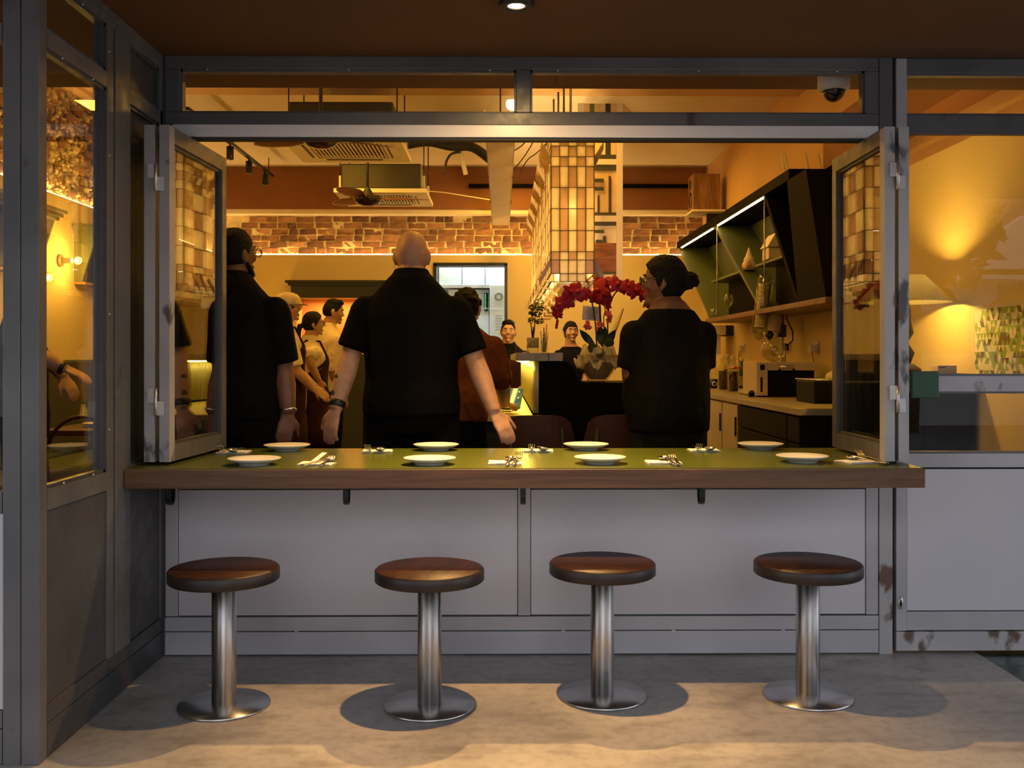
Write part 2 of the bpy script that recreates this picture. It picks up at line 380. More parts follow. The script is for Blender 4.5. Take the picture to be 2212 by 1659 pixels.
# ceilings
MB().box((-6,.5,ZC),(5,4.42,ZC+.12)).build('ceiling','soffit_brown',kind='structure',label='low brown painted soffit over the pavement and the bar front')
c2=struct('ceiling_interior','high cream ceiling of the dining room',(0,8,ZI))
MB().box((XL-.2,4.33,ZI),(XR+.2,YB+.2,ZI+.1)).build('ceiling_slab','ceiling_cream',c2)
MB().box((XL-.2,4.36,ZC+.12),(XR+.2,4.48,ZI)).build('drop_wall','soffit_brown',c2)
MB().box((XL,7.9,3.40),(XR,8.25,ZI)).build('cross_beam','wall_ochre',c2)
# side walls of the dining room
wr=struct('wall_right','ochre right hand wall of the dining room above the worktop',(XR,8,0))
MB().box((XR,4.0,0),(XR+.15,YB+.2,ZI)).build('wall_face','wall_ochre',wr)
MB().box((XR-.03,4.0,0),(XR,12.15,2.36)).build('pale_lining','plaster_tan',wr,label='pale tan plaster lining of the lower wall')
MB().box((2.30,4.42,2.54),(XR,7.0,2.86)).build('bulkhead','beam_brown',wr)
MB().box((2.56,3.9,0),(5,4.05,ZC+.2)).build('wall_front_right','steel_dark',kind='structure')
MB().box((-6,2.86,0),(-2.75,3.0,ZC+.2)).build('wall_front_left','steel_dark',kind='structure')
# back wall: lower lining with a kitchen hatch and a niche, ledge, brick band, cornice, beam
wb=struct('wall_back','rear wall with a lit brick band above plain tan plaster',(0,YB,0))
kx0,kx1=atY(940,600,12.08).x,atY(1093,600,12.08).x; kz1=atY(1000,571,12.08).z; kz0=1.0
nx0,nx1=atY(641,700,12.08).x,atY(815,700,12.08).x; nz0,nz1=atY(700,768,12.08).z,atY(700,643,12.08).z
lw=MB()
ylo,yhi=12.08,12.5
lw.box((XL,ylo,0),(nx0,yhi,ZLED)); lw.box((nx0,ylo,0),(nx1,yhi,nz0)); lw.box((nx0,ylo,nz1),(nx1,yhi,ZLED)); lw.box((nx1,ylo,0),(kx0,yhi,ZLED))
lw.box((kx0,ylo,kz1),(kx1,yhi,ZLED)); lw.box((kx0,ylo,0),(kx1,yhi,kz0)); lw.box((kx1,ylo,0),(XR,yhi,ZLED)); lw.box((nx0,yhi-.04,nz0),(nx1,yhi,nz1))
lw.build('plaster_lining','plaster_tan',wb)
MB().box((nx0+.003,yhi-.06,nz0+.003),(nx1-.003,yhi-.05,nz1-.003)).build('niche_panel','terracotta',wb,label='orange painted back of the niche')
MB().box((XL,YB+.006,ZLED),(XR,12.6,ZI)).build('brick_backing','mortar',wb)
MB().box((XL,12.02,2.955),(XR,YB+.005,3.01)).build('cornice','white_trim',wb,label='cream cornice strip')
MB().box((XL,12.0,3.01),(XR,YB+.005,ZI)).build('beam','beam_brown',wb,label='dark brown beam face')
MB().box((XL,12.09,2.462),(XR,12.12,2.472)).build('led_line','led_strip',wb,label='glowing warm light strip on the ledge')
def brick_mesh(seed,L_=.212,H=.066,D=.05):
    rnd=random.Random(seed); bm=bmesh.new(); bmesh.ops.create_cube(bm,size=1)
    for q in bm.verts: q.co=Vector((q.co.x*L_,q.co.y*D,q.co.z*H))
    bmesh.ops.subdivide_edges(bm,edges=[e for e in bm.edges if abs(e.verts[0].co.x-e.verts[1].co.x)>.1],cuts=2)
    for q in bm.verts: q.co+=Vector((rnd.uniform(-.006,.006),rnd.uniform(-.006,.004),rnd.uniform(-.005,.005)))
    return MB().bm(bm).mesh('brick')
BR=[]
for s_ in range(9):
    me=brick_mesh(s_); me.materials.append(MT[('brick_a','brick_b','brick_a','brick_c')[s_%4]]); BR.append(me)
n_b=0
for c in range(6):
    z=2.53+c*.0785-.01; x=XL+.1+(.11 if c%2 else 0)+random.uniform(-.02,.02)
    while x<XR-.1:
        hdr=random.random()<.18; wd=.108 if hdr else .222
        if x>-3.2 or random.random()<.3:
            link_copy(random.choice(BR),'brick',wb,(x+wd/2,YB+.018-YB+random.uniform(-.012,.012),z+random.uniform(-.004,.004)),(0,random.uniform(-.02,.02),random.uniform(-.02,.02)),(wd/.222*random.uniform(.93,.98),1,random.uniform(.90,1.0))); n_b+=1
        x+=wd+.008
# crumbling mortar crest along the foot of the brick band
mm=MB()
for i in range(220):
    x=random.uniform(XL+.1,XR-.1); mm.ell((x,YB+.01,ZLED+random.uniform(0,.035)),random.uniform(.02,.06),.02,random.uniform(.012,.03),6,4,smooth=False)
o=mm.build('mortar_crumb','mortar_pale',wb,fix=False); o['kind']='stuff'
# left wall: lining, ledge, strip, hacked brick band
wl=struct('wall_left','left hand wall with hacked brick band above a light ledge',(XL,8,0))
MB().box((XL-.2,3.0,0),(XL,YB+.2,ZI)).build('brick_backing','mortar',wl)
MB().box((XL,3.0,0),(XL+.10,12.08,ZLED)).build('plaster_lining','plaster_tan',wl)
MB().box((XL,3.0,3.36),(XL+.14,12.0,ZI)).build('cornice','wall_ochre',wl)
MB().box((XL+.05,3.2,ZLED+.002),(XL+.08,12.0,ZLED+.012)).build('led_line','led_strip',wl,label='glowing warm light strip on the ledge')
for c in range(11):
    z=2.53+c*.0785; y=6.3+(.11 if c%2 else 0)
    while y<9.9:
        if random.random()<.86: link_copy(random.choice(BR),'brick',wl,(-.002+random.uniform(-.02,.02),y-8,z+random.uniform(-.01,.01)),(random.uniform(-.05,.05),random.uniform(-.03,.03),R(90)+random.uniform(-.06,.06)),(random.uniform(.75,1),1.1,random.uniform(.85,1.08)))
        y+=.222
mm=MB()
for i in range(1500):
    z=ZLED+.9*random.random()**1.5; y=random.uniform(6.3,10)
    n0=len(mm.v); mm.ell((XL+.014+random.uniform(-.01,.015),y,z),random.uniform(.012,.03),random.uniform(.012,.045),random.uniform(.008,.026),6,4,smooth=False)
    for q_ in range(n0,len(mm.v)): mm.v[q_]+=Vector((random.uniform(-.006,.006),random.uniform(-.012,.012),random.uniform(-.009,.009)))
o=mm.build('plaster_lump','mortar_pale',wl,fix=False); o['kind']='stuff'

# kitchen behind the hatch
kt=struct('wall_kitchen','pale kitchen walls seen through the rear hatch',(0,15,0))
k=MB(); k.box((-2.5,15.2,0),(1.6,15.3,3.3)); k.box((-2.6,12.62,0),(-2.5,15.3,3.3)); k.box((1.5,12.62,0),(1.6,15.3,3.3)); k.box((-2.6,12.62,3.2),(1.6,15.3,3.3)); k.box((-2.6,12.62,-.1),(1.6,15.3,0)); k.build('wall_face','kitchen_wall',kt)
wk=struct('window_kitchen','black framed kitchen hatch in the rear wall',((kx0+kx1)/2,12.08,kz0))
f=.018
for a,b in (((kx0-f,12.05,kz0),(kx0+f,12.3,kz1)),((kx1-f,12.05,kz0),(kx1+f,12.3,kz1)),((kx0-f,12.05,kz1-f),(kx1+f,12.3,kz1+f)),((kx0-f,12.05,kz0-f),(kx1+f,12.3,kz0+f))):
    MB().box(a,b).build('frame','black_metal',wk)
MB().box((kx0+f,12.15,kz0+f),(kx1-f,12.156,kz1-f)).build('pane','pane_glass',wk)

# ---------------- front: transom, track, lower panels
xl,xr=X(356),X(1898)
wf=struct('wall_front','pale steel panelled front wall under the counter',(0,YF,0))
g=.0022
zt,zb=Zf(1058),Zf(1331); z1,z0=Zf(1363),0.0
MB().box((XW-.05,YF+.001,0),(xl-.0005,YF+.13,ZC)).build('corner_fill','steel_dark',wf)
MB().box((xl,YF+.03,.02),(xr,YF+.045,.726)).build('backing','black_line',wf)
xs=[(X(357),X(384)),(X(1119),X(1146)),(X(1871),X(1897))]
for i,(a,b) in enumerate(xs): MB().box((a,YF,zb+g),(b,YF+.05,.727),.002).build('stile','steel_pale',wf)
for a,b in ((xs[0][1],xs[1][0]),(xs[1][1],xs[2][0])):
    MB().box((a+g,YF+.004,zb+2*g),(b-g,YF+.03,zt),.0015).build('panel','steel_panel',wf)
    MB().box((a+g,YF,zt+2*g),(b-g,YF+.05,.727),.002).build('top_rail','steel_pale',wf)
MB().box((xl,YF,z1+g),(xr,YF+.05,zb-g),.002).build('mid_rail','steel_pale',wf)
MB().box((xl,YF,.006),(xr,YF+.05,z1-g),.002).build('kick_rail','steel_pale',wf)
for px in (640,1217,1455,1692): MB().box((X(px)-.007,YF+.001,z1-g*2),(X(px)+.007,YF+.03,z1+g*2)).build('weld','steel_pale',wf)
MB().box((xl,YF+.05,.02),(xr,YF+.10,.727)).build('inner_lining','dark_green_wood',wf)

wt=struct('window_1','long steel framed transom window above the counter opening',(0,YF,2.08))
zA,zB,zC2,zD,zE=ZC,Zf(150),Zf(243),Zf(270),Zf(298)
FR='steel_frame'
frame_box(wt,'header_rail',(xl,YF,zB),(xr,YF+.06,zA),FR); frame_box(wt,'sill_rail',(xl,YF,zD),(xr,YF+.06,zC2),FR)
frame_box(wt,'stile',(xl,YF,zC2),(X(388),YF+.06,zB),FR); frame_box(wt,'stile',(X(1869),YF,zC2),(xr,YF+.06,zB),FR); frame_box(wt,'mullion',(X(1115),YF,zC2),(X(1146),YF+.06,zB),FR)
for a,b in ((X(388),X(1115)),(X(1146),X(1869))):
    for q in (((a,YF+.012,zB-.010),(b,YF+.05,zB)),((a,YF+.012,zC2),(b,YF+.05,zC2+.006)),((a,YF+.012,zC2),(a+.008,YF+.05,zB)),((b-.008,YF+.012,zC2),(b,YF+.05,zB))):
        MB().box(*q).build('glazing_bead',FR,wt)
    MB().box((a+.002,YF+.028,zC2+.001),(b-.002,YF+.034,zB-.001)).build('pane','pane_glass',wt)
sm_=MB().lathe([(0,.003),(.003,.0025),(.004,0)],(0,0,0),8,axis='y').mesh('screw'); sm_.materials.append(MT['steel_screw'])
for px in (446,752,1058,1205,1510,1810): link_copy(sm_,'screw',wt,(X(px),-.001+.011,Zf(148)-2.08-.004),(R(180),0,0))
tr=struct('trim_1','pale silver folding window track under the transom',(0,YF,zE))
MB().box((X(372),YF-.004,zE+.002),(X(1897),YF+.06,zD-.001),.002).build('track_face','track_silver',tr)
MB().box((X(372),YF+.004,zE-.008),(X(1897),YF+.05,zE+.002)).build('track_lip','gasket',tr)
jm=struct('trim_2','steel jamb posts of the counter opening',(0,YF,0))
frame_box(jm,'jamb',(xl-.004,YF+.06,.80),(xl+.022,YF+.11,zE),'steel_dark'); frame_box(jm,'jamb',(X(1899),YF-.002,0),(X(1928),YF+.06,.72),'steel_rusty'); frame_box(jm,'jamb',(X(1899),YF-.002,.72),(X(1928),YF+.06,ZC),'steel_frame')
MB().box((X(1928),YF+.03,0),(X(1936),YF+.055,ZC)).build('shadow_gap','black_line',jm)

# ---------------- wing wall on the left (plane x = XW) and the short front left of it
ww=struct('window_2','glazed steel side wall left of the counter',(XW,3.4,0))
T=.05
def wing(name,y0,y1,z0,z1,mat=FR,t=T,dx=0,bev=.002): return MB().box((XW-t,y0,z0),(XW+dx,y1,z1),bev).build(name,mat,ww)
wing('top_rail',2.953,YF,2.352,ZC); wing('transom_rail',2.953,3.40,2.13,2.186); wing('transom_rail',3.60,YF,2.13,2.186)
wing('sill_rail',2.953,3.40,.741,.804); wing('bottom_rail',2.953,YF,.104,.158,'steel_dark'); wing('kick_rail',2.953,YF,.004,.101,'steel_dark')
wing('stile',3.40,3.455,.158,2.352); wing('post',3.462,3.60,.158,2.352,dx=.004); wing('stile',3.925,YF,.158,2.352)
MB().box((XW-.03,2.953,.16),(XW-.006,3.40,.741)).build('panel','steel_dark',ww); MB().box((XW-.03,3.60,.16),(XW-.006,3.925,.74)).build('panel','steel_dark',ww)
wing('sill_rail',3.60,3.925,.741,.804)
for y0,y1 in ((2.953,3.40),(3.60,3.925)):
    for z0,z1 in ((.804,2.13),(2.186,2.352)):
        MB().box((XW-.028,y0,z0),(XW-.022,y1,z1)).build(*(('pane','pane_glass') if y0<3.5 else ('panel','steel_dark')),ww)
        for q in ((y0,y1,z0,z0+.012),(y0,y1,z1-.012,z1),(y1-.014,y1,z0,z1)): MB().box((XW-.03,q[0],q[2]),(XW-.008,q[1],q[3])).build('glazing_bead','steel_dark',ww)
for (y,z) in ((3.06,.81),(3.28,.81),(3.05,2.125),(3.28,2.125),(3.2,2.346),(3.415,2.26),(3.415,1.9),(3.415,1.35),(3.415,.95)):
    link_copy(sm_,'screw',ww,(.0005,y-3.4,z),(0,0,R(-90)))
wq=struct('window_3','steel corner post and glazed front at the far left edge',(-1.45,YW,0))
MB().box((-1.413,YW,0),(XW,YW+.05,ZC),.003).build('post','steel_frame',wq)
MB().box((-1.468,YW+.002,0),(-1.416,YW+.05,ZC),.003).build('stile','steel_frame',wq)
for z0,z1,mt in ((2.352,ZC,FR),(2.13,2.186,FR),(.741,.805,FR),(.108,.16,FR),(.004,.104,FR)): MB().box((-2.75,YW+.002,z0),(-1.47,YW+.05,z1),.002).build('rail',mt,wq)
MB().box((-2.75,YW+.01,.162),(-1.47,YW+.04,.739)).build('panel','steel_panel',wq)
for z0,z1 in ((.805,2.13),(2.186,2.352)): MB().box((-2.75,YW+.02,z0),(-1.47,YW+.026,z1)).build('pane','pane_glass',wq)

# ---------------- folded window leaves standing over the counter
def leaf(name,label,xn,yn,xf,yf,z0=.812,z1=2.062):
    a=Vector((xn,yn,0)); d=(Vector((xf,yf,0))-a); W=d.length; d.normalize(); nrm=Vector((d.y,-d.x,0)); t=.019
    root=struct(name,label,(xn,yn,z0))
    def bar(nm,u0,u1,za,zb,mat,tt=t):
        c=a+d*((u0+u1)/2)+Vector((0,0,(za+zb)/2)); return MB().obox(c,d*((u1-u0)/2),nrm*tt,Vector((0,0,(zb-za)/2))).build(nm,mat,root)
    bar('stile',0,.05,z0,z1,'steel_marked'); bar('stile',W-.05,W,z0,z1,'steel_frame'); bar('top_rail',.05,W-.05,z1-.06,z1,'steel_frame'); bar('bottom_rail',.05,W-.05,z0,z0+.06,'steel_frame')
    bar('pane',.05,W-.05,z0+.06,z1-.06,'leaf_glass',.003)
    for q in ((.05,.062,z0+.06,z1-.06),(W-.062,W-.05,z0+.06,z1-.06),(.062,W-.062,z1-.072,z1-.06),(.062,W-.062,z0+.06,z0+.072)): bar('glazing_bead',*q,'steel_dark',.011)
    return root
LB=leaf('window_4','inner leaf of the folded window left of the counter opening',-1.250,3.65,-1.213,4.27)
LA=leaf('window_5','outer leaf of the folded window left of the counter opening',-1.306,3.65,-1.300,4.27)
RB=leaf('window_6','inner leaf of the folded window right of the counter opening',1.449,3.65,1.462,4.27)
RA=leaf('window_7','outer leaf of the folded window right of the counter opening',1.502,3.65,1.520,4.27)
def hinge(root,x,z):
    m=MB(); m.cyl((x,3.64,z-.05),(x,3.64,z+.05),.0065,seg=10); m.box((x-.030,3.640,z-.002),(x-.003,3.648,z+.05)); m.box((x+.003,3.640,z-.05),(x+.030,3.648,z+.002)); m.build('hinge','hinge_steel',root)
for z in (1.866,1.035): hinge(LB,-1.279,z); hinge(RB,1.4755,z+.01)

# ---------------- glazed door on the right
dr=struct('door_1','glazed steel door at the right end of the bar front',(2.0,YF,0))
x0=X(1937); x1=2.55; xs_=X(1960)
D=YF+.004
def db(nm,a,b,za,zb,mat='steel_pale',y0=D,y1=D+.05,bev=.002,label=None): return MB().box((a,y0,za),(b,y1,zb),bev).build(nm,mat,dr,label=label)
zz=lambda py: Zf(py,1.9)
db('stile',x0,xs_,zz(1363),zz(126)); db('stile',2.48,x1,zz(1363),zz(126))
db('top_rail',xs_,2.48,zz(158),zz(126),'steel_frame'); db('transom_rail',xs_,2.48,zz(284),zz(248),'steel_frame'); db('lock_rail',xs_,2.48,zz(846),zz(812)); db('sill_rail',xs_,2.48,zz(1010),zz(980))
db('bottom_rail',xs_,2.48,zz(1362),zz(1322)); db('kick_rail',x0,x1,.012,zz(1365),'steel_rusty'); db('panel',xs_+.003,2.477,zz(1320),zz(1014),'steel_panel',D+.006,D+.04); MB().box((xs_,D+.04,zz(1330)),(2.48,D+.045,zz(1005))).build('backing','black_line',dr)
for za,zb in ((zz(248),zz(158)),(zz(812),zz(284)),(zz(980),zz(846))):
    MB().box((xs_,D+.022,za),(2.48,D+.028,zb)).build('pane','pane_glass',dr)
    for q in ((za,za+.008),(zb-.008,zb)): MB().box((xs_,D+.006,q[0]),(2.48,D+.04,q[1])).build('glazing_bead','steel_frame',dr)
hp=atY(2001,831,3.90)
MB().box((hp.x-.054,3.905,hp.z-.054),(hp.x+.054,3.925,hp.z+.054),.004).build('handle_plate','handle_green',dr,label='square green push plate'); 
MB().cyl((hp.x,3.925,hp.z),(hp.x,D+.01,hp.z),.02).build('handle_stem','steel_pale',dr)
lp=atY(1946,1303,YF); m=MB()
m.loft([((lp.x,D-.004,lp.z),(.011,0,0),(0,0,.026)),((lp.x,D+.002,lp.z),(.012,0,0),(0,0,.027))],20); m.build('lock_plate','hinge_steel',dr)
MB().loft([((lp.x,D-.0055,lp.z),(.005,0,0),(0,0,.014)),((lp.x,D-.003,lp.z),(.005,0,0),(0,0,.014))],14).build('keyhole','black_metal',dr)
# ================================================================== COUNTER AND WHAT STANDS AT IT
CZ=.80; CY0=3.533; CY1=4.327; CX0=-1.354; CX1=1.532
ct=thing('counter','long counter with olive green top and brown timber edge in the window opening','counter',((CX0+CX1)/2,3.93,.728))
MB().box((CX0,CY0,.728),(CX1,CY1,.797),.003).build('slab','counter_edge',ct,label='brown timber slab edge')
MB().box((CX0+.004,CY0+.006,.797),(CX1-.004,CY1-.006,CZ)).build('top','green_laminate',ct,label='olive green laminate top')
# bag hooks under the counter
hk=None
for k,(px,lab) in enumerate(((364,'black strap bag hook under the counter end beside the side wall'),(747,'black strap bag hook under the counter above the gap of the first two stools'),(1130,'black strap bag hook under the counter at the steel mullion'),(1517,'black strap bag hook under the counter above the gap of the last two stools'))):
    x=atY(px,1065,3.74).x; 
    if hk is None:
        m=MB(); pts=[(0,-.026,0),(0,-.026,-.06),(0,-.018,-.082),(0,0,-.089),(0,.018,-.082),(0,.026,-.06),(0,.026,0)]
        for i in range(len(pts)-1):
            a,b=Vector(pts[i]),Vector(pts[i+1]); d=b-a; nn=Vector((0,-d.z,d.y)).normalized()
            m.obox((a+b)/2,Vector((.010,0,0)),d/2*1.06,nn*.0025)
        m.box((-.010,-.032,-.003),(.010,.032,0))
        hk=m.build('bag_hook','black_metal',local=True); tag(hk,lab,'hook','bag hooks under the counter'); hk.location=(x,3.76,.728)
    else:
        h=hk.copy(); COL.objects.link(h); h.location=(x,3.76,.728); h['label']=lab

# ---------------- stools
def stool(loc,rz,label,mat='seat_wood'):
    t=thing('bar_stool',label,'stool',loc,'fixed stools along the counter',rz)
    r=.188
    MB().lathe([(0,.432),(r-.006,.432),(r,.437),(r,.470),(r-.004,.4745)],(0,0,0),48).build('seat_edge','seat_edge',t,local=True,label='black banded seat rim')
    MB().lathe([(r-.0042,.4742),(r-.006,.476),(0,.476)],(0,0,0),48).build('seat','seat_wood',t,local=True)
    MB().cyl((0,0,.012),(0,0,.432),.0415,seg=40).build('column','brushed_steel',t,local=True)
    MB().lathe([(0,.432),(.10,.432),(.10,.427),(0,.427)],(0,0,0),32).build('mounting_plate','black_metal',t,local=True)
    MB().lathe([(0,0),(.155,0),(.157,.004),(.154,.009),(.06,.012),(.045,.013),(0,.013)],(0,0,0),56).build('base','spun_steel',t,local=True)
    return t
sp=[((484,1519),.2,'bar stool nearest the left side wall, standing on the concrete'),((928,1520),1.3,'second bar stool from the side wall, with red brown seat'),((1301,1498),-.15,'third bar stool from the side wall, its red brown seat half shaded'),((1745,1499),.7,'bar stool nearest the glazed steel door, with dark seat')]
st0=None
for (px,rz,lab) in sp:
    p=atZ(*px,.008)
    if st0 is None: st0=stool((p.x,p.y,0),rz,lab)
    else: dup(st0,(p.x,p.y,0),lab,rz)

# ---------------- plates and place settings
def plate(loc,label):
    t=MB().lathe([(0,.004),(.048,.004),(.050,0),(.054,0),(.056,.006),(.075,.012),(.0975,.0235),(.0985,.0255),(.0965,.0265),(.075,.0165),(.055,.010),(0,.009)],(0,0,0),56).build('plate','porcelain',local=True)
    t.location=loc; return tag(t,label,'plate','white plates on the counter')
pl=[((549,1004),'white plate at the front edge, nearest the left folded window'),((928,1003),'white plate at the front edge, above the second bar stool'),((1296,1001),'white plate at the front edge, above the third bar stool'),((1733,998),'white plate at the front edge, nearest the right folded window'),
 ((620,973),'white plate on the rear edge in front of the man with glasses'),((942,972),'white plate on the rear edge in front of the bald man'),((1266,971),'white plate on the rear edge below the orchid'),((1643,970),'white plate on the rear edge below the round glass flask')]
p0=None
for px,lab in pl:
    q=atZ(*px,CZ); loc=(q.x,q.y,CZ)
    if p0 is None: p0=plate(loc,lab)
    else:
        o=p0.copy(); COL.objects.link(o); o.location=loc; o['label']=lab
def napkin_mesh(seed):
    rnd=random.Random(seed); m=MB()
    for k,(z,s) in enumerate(((.0005,1),(.002,.985),(.0036,.96))):
        bm=bmesh.new(); bmesh.ops.create_grid(bm,x_segments=6,y_segments=5,size=.5)
        for q in bm.verts: q.co=Vector((q.co.x*.125*s+rnd.uniform(-.002,.002),q.co.y*.105*s+rnd.uniform(-.002,.002),z+(.002*rnd.random() if k else 0)+ .006*max(0,abs(q.co.x)-.35)*rnd.random()))
        ex=bmesh.ops.extrude_face_region(bm,geom=list(bm.faces)); bmesh.ops.translate(bm,verts=[e for e in ex['geom'] if isinstance(e,bmesh.types.BMVert)],vec=(0,0,.0012)); m.bm(bm)
    return m.mesh('napkin')
NM=[napkin_mesh(s) for s in range(3)]
for n_ in NM: n_.materials.append(MT['napkin_paper'])
def fork_mesh():
    m=MB(); pts=[];
    m.loft([((0,-.095,.004),(.006,0,0),(0,0,.0012)),((0,-.085,.0045),(.0075,0,0),(0,0,.0016)),((0,-.02,.009),(.0032,0,0),(0,0,.0016)),((0,.025,.012),(.003,0,0),(0,0,.0016)),((0,.04,.010),(.009,0,0),(0,0,.0012)),((0,.055,.008),(.0115,0,0),(0,0,.0012))],10)
    for k in range(4):
        x=-.0093+k*.0062; m.tube([(x,.053,.008),(x*1.05,.075,.014),(x*1.1,.097,.028)],[.0025,.0022,.0014],6)
    return m.mesh('fork')
def spoon_mesh():
    m=MB(); m.loft([((0,-.095,.004),(.006,0,0),(0,0,.0012)),((0,-.085,.0045),(.0075,0,0),(0,0,.0016)),((0,-.02,.009),(.0032,0,0),(0,0,.0016)),((0,.035,.012),(.003,0,0),(0,0,.0016)),((0,.045,.011),(.006,0,0),(0,0,.0014))],10)
    bm=bmesh.new(); bmesh.ops.create_uvsphere(bm,u_segments=16,v_segments=10,radius=1)
    bmesh.ops.delete(bm,geom=[q for q in bm.verts if q.co.z>.05],context='VERTS')
    bmesh.ops.solidify(bm,geom=list(bm.faces),thickness=.06)
    for q in bm.verts: q.co=Vector((q.co.x*.0205,q.co.y*.030+.068,q.co.z*.010+.0125))
    m.bm(bm,True); return m.mesh('spoon')
FM,SM2=fork_mesh(),spoon_mesh(); FM.materials.append(MT['cutlery_steel']); SM2.materials.append(MT['cutlery_steel'])
settings=[((684,1003),0,'at the front edge, with the paper sleeve'),((1091,1001),0,'at the front edge above the steel mullion'),((1432,1000),0,'at the front edge right of the third stool'),((1850,999),.35,'in the corner by the right folded window'),
 ((505,978),3.14,'at the foot of the left folded window'),((815,976),3.14,'on the rear edge left of the bald man'),((1163,975),3.14,'on the rear edge below the lit panel'),((1520,974),3.14,'on the rear edge before the woman in black')]
for k,(px,rz,where) in enumerate(settings):
    q=atZ(*px,CZ); rear=rz>2
    def put(me,name,dx,dy,dz,a,lab,cat,grp):
        o=bpy.data.objects.new(name,me); COL.objects.link(o); c,s=math.cos(rz),math.sin(rz)
        o.location=(q.x+dx*c-dy*s,q.y+dx*s+dy*c,CZ+dz); o.rotation_euler=(0,0,rz+a); o.scale=(1.15,1.1,1.15) if name!='napkin' else (1,1,1); tag(o,lab,cat,grp); return o
    put(NM[k%3],'napkin',0,.0,0.0003,.06*(k%3-1),'folded white napkin '+where,'napkin','folded napkins on the counter')
    j=random.uniform(-.1,.1)
    put(SM2,'spoon',.015 if not rear else -.012,-.03 if not rear else -.02,.0052,.25*(k in(0,))*-2+j,'steel spoon lying on the napkin '+where,'spoon','spoons on the counter')
    put(FM,'fork',(.055 if k==3 else .042) if not rear else .028,-.025 if not rear else -.02,.0052,-.08+j*.5-(.12 if k==3 else 0),'steel fork lying on the napkin '+where,'fork','forks on the counter')
# folded paper slip of the first setting
q=atZ(684,1003,CZ)
MB().obox((q.x+.002,q.y+.01,CZ+.022),Vector((.010,-.004,0)),Vector((.018,.045,.016)),Vector((0,-.0004,.001))).build('paper_sleeve','napkin_paper',label='white paper cutlery sleeve leaning up on the front napkin',cat='paper')

# ---------------- soffit downlight and camera dome
dl=thing('recessed_downlight','round black recessed downlight glowing in the brown soffit','light',(.05,3.36,ZC-.012))
MB().lathe([(.036,.012),(.036,.0),(.060,.0),(.062,.004),(.062,.012)],(.05,3.36,ZC-.012),36).build('trim_ring','black_metal',dl)
MB().lathe([(.034,.0119),(.036,.004),(.030,.002),(.030,.0119)],(.05,3.36,ZC-.012),36).build('inner_ring','hinge_steel',dl)
MB().lathe([(0,.008),(.029,.008),(.029,.0115),(0,.0115)],(.05,3.36,ZC-.012),30).build('lens','downlight_glow',dl)
dl2=thing('recessed_downlight','warm downlight behind the soffit above the counter','light',(.10,4.56,2.48))
MB().lathe([(0,.06),(.05,.06),(.05,-.0),(.044,-.0),(.044,.05),(0,.05)],(.10,4.56,2.48),24).build('can','black_metal',dl2); MB().cyl((.10,4.481,2.545),(.10,4.56,2.545),.012).build('arm','black_metal',dl2)
p=atY(1801,180,4.12)
cm=thing('dome_camera','white dome security camera under the soffit behind the transom glass','camera',(p.x,4.12,2.27))
MB().lathe([(0,ZC-2.27),(.064,ZC-2.27),(.066,ZC-2.29),(.066,2.335-2.27),(.055,2.322-2.27),(.045,2.322-2.27)],(p.x,4.12,2.27),36).build('housing','camera_white',cm)
MB().ell((p.x,4.12,2.322),.046,.046,.046,24,14).build('dome','smoked_dome',cm)
MB().ell((p.x,4.12,2.318),.028,.028,.030,16,10).build('lens_ball','black_metal',cm)
# ================================================================== BAR, LANTERNS, FITTINGS
BY=5.55; bx=.207
def P5(px,py): return atY(px,py,BY)
sx0,sx1=P5(1115,770).x,P5(1216,770).x; bz=P5(1165,780).z; bt=P5(1165,762).z; lz=P5(1300,829).z; bxr=P5(1500,829).x
bar=thing('bar_counter','black bar counter with a curved step down and grey stone ledge','counter',(.6,6.5,0))
prof=[(1164,780),(1212,780),(1226,783),(1235,790),(1241,801),(1246,813),(1254,823),(1266,828),(1280,829)]
poly=[P5(*q) for q in prof]+[Vector((bxr,BY,lz)),Vector((bxr,BY,0)),Vector((bx,BY,0))]
MB().prism(poly,(0,.035,0)).build('front_panel','bar_black',bar)
MB().box((bx+.005,BY+.035,0),(sx1-.02,9.2,bz)).build('tall_carcass','bar_black',bar)
MB().box((sx1-.02,BY+.035,0),(bxr,6.15,lz-.004)).build('low_carcass','bar_black',bar)
MB().box((P5(1262,829).x,BY+.036,lz-.004),(bxr,6.17,lz+.004)).build('low_top','bar_black',bar)
MB().box((sx0,BY-.015,bz),(P5(1184,770).x,9.2,bt),.003).build('stone_ledge','counter_stone',bar); MB().box((P5(1184,770).x+.003,BY-.010,bz),(sx1,9.2,bt),.003).build('stone_ledge','counter_stone',bar)
fm=MB()
for i in range(60): fm.cyl((bx-.002,BY+.03+i*.06,.885),(bx-.002,BY+.03+i*.06,bz-.001),.028,seg=10)
o=fm.build('fluted_panel','fluted',bar,label='fluted yellow lit panel'); o['kind']='stuff'
MB().box((bx-.075,BY+.02,bz-.012),(bx-.05,9.1,bz-.001)).build('led_line','led_bar',bar,label='glowing strip under the stone ledge')
tz=.872
MB().box((-.62,BY,tz-.035),(bx-.03,9.2,tz),.003).build('low_table_top','bar_yellow',bar,label='yellow low bar top'); MB().box((-.58,BY+.10,0),(bx-.03,9.1,tz-.035)).build('low_table_base','dark_green_wood',bar)
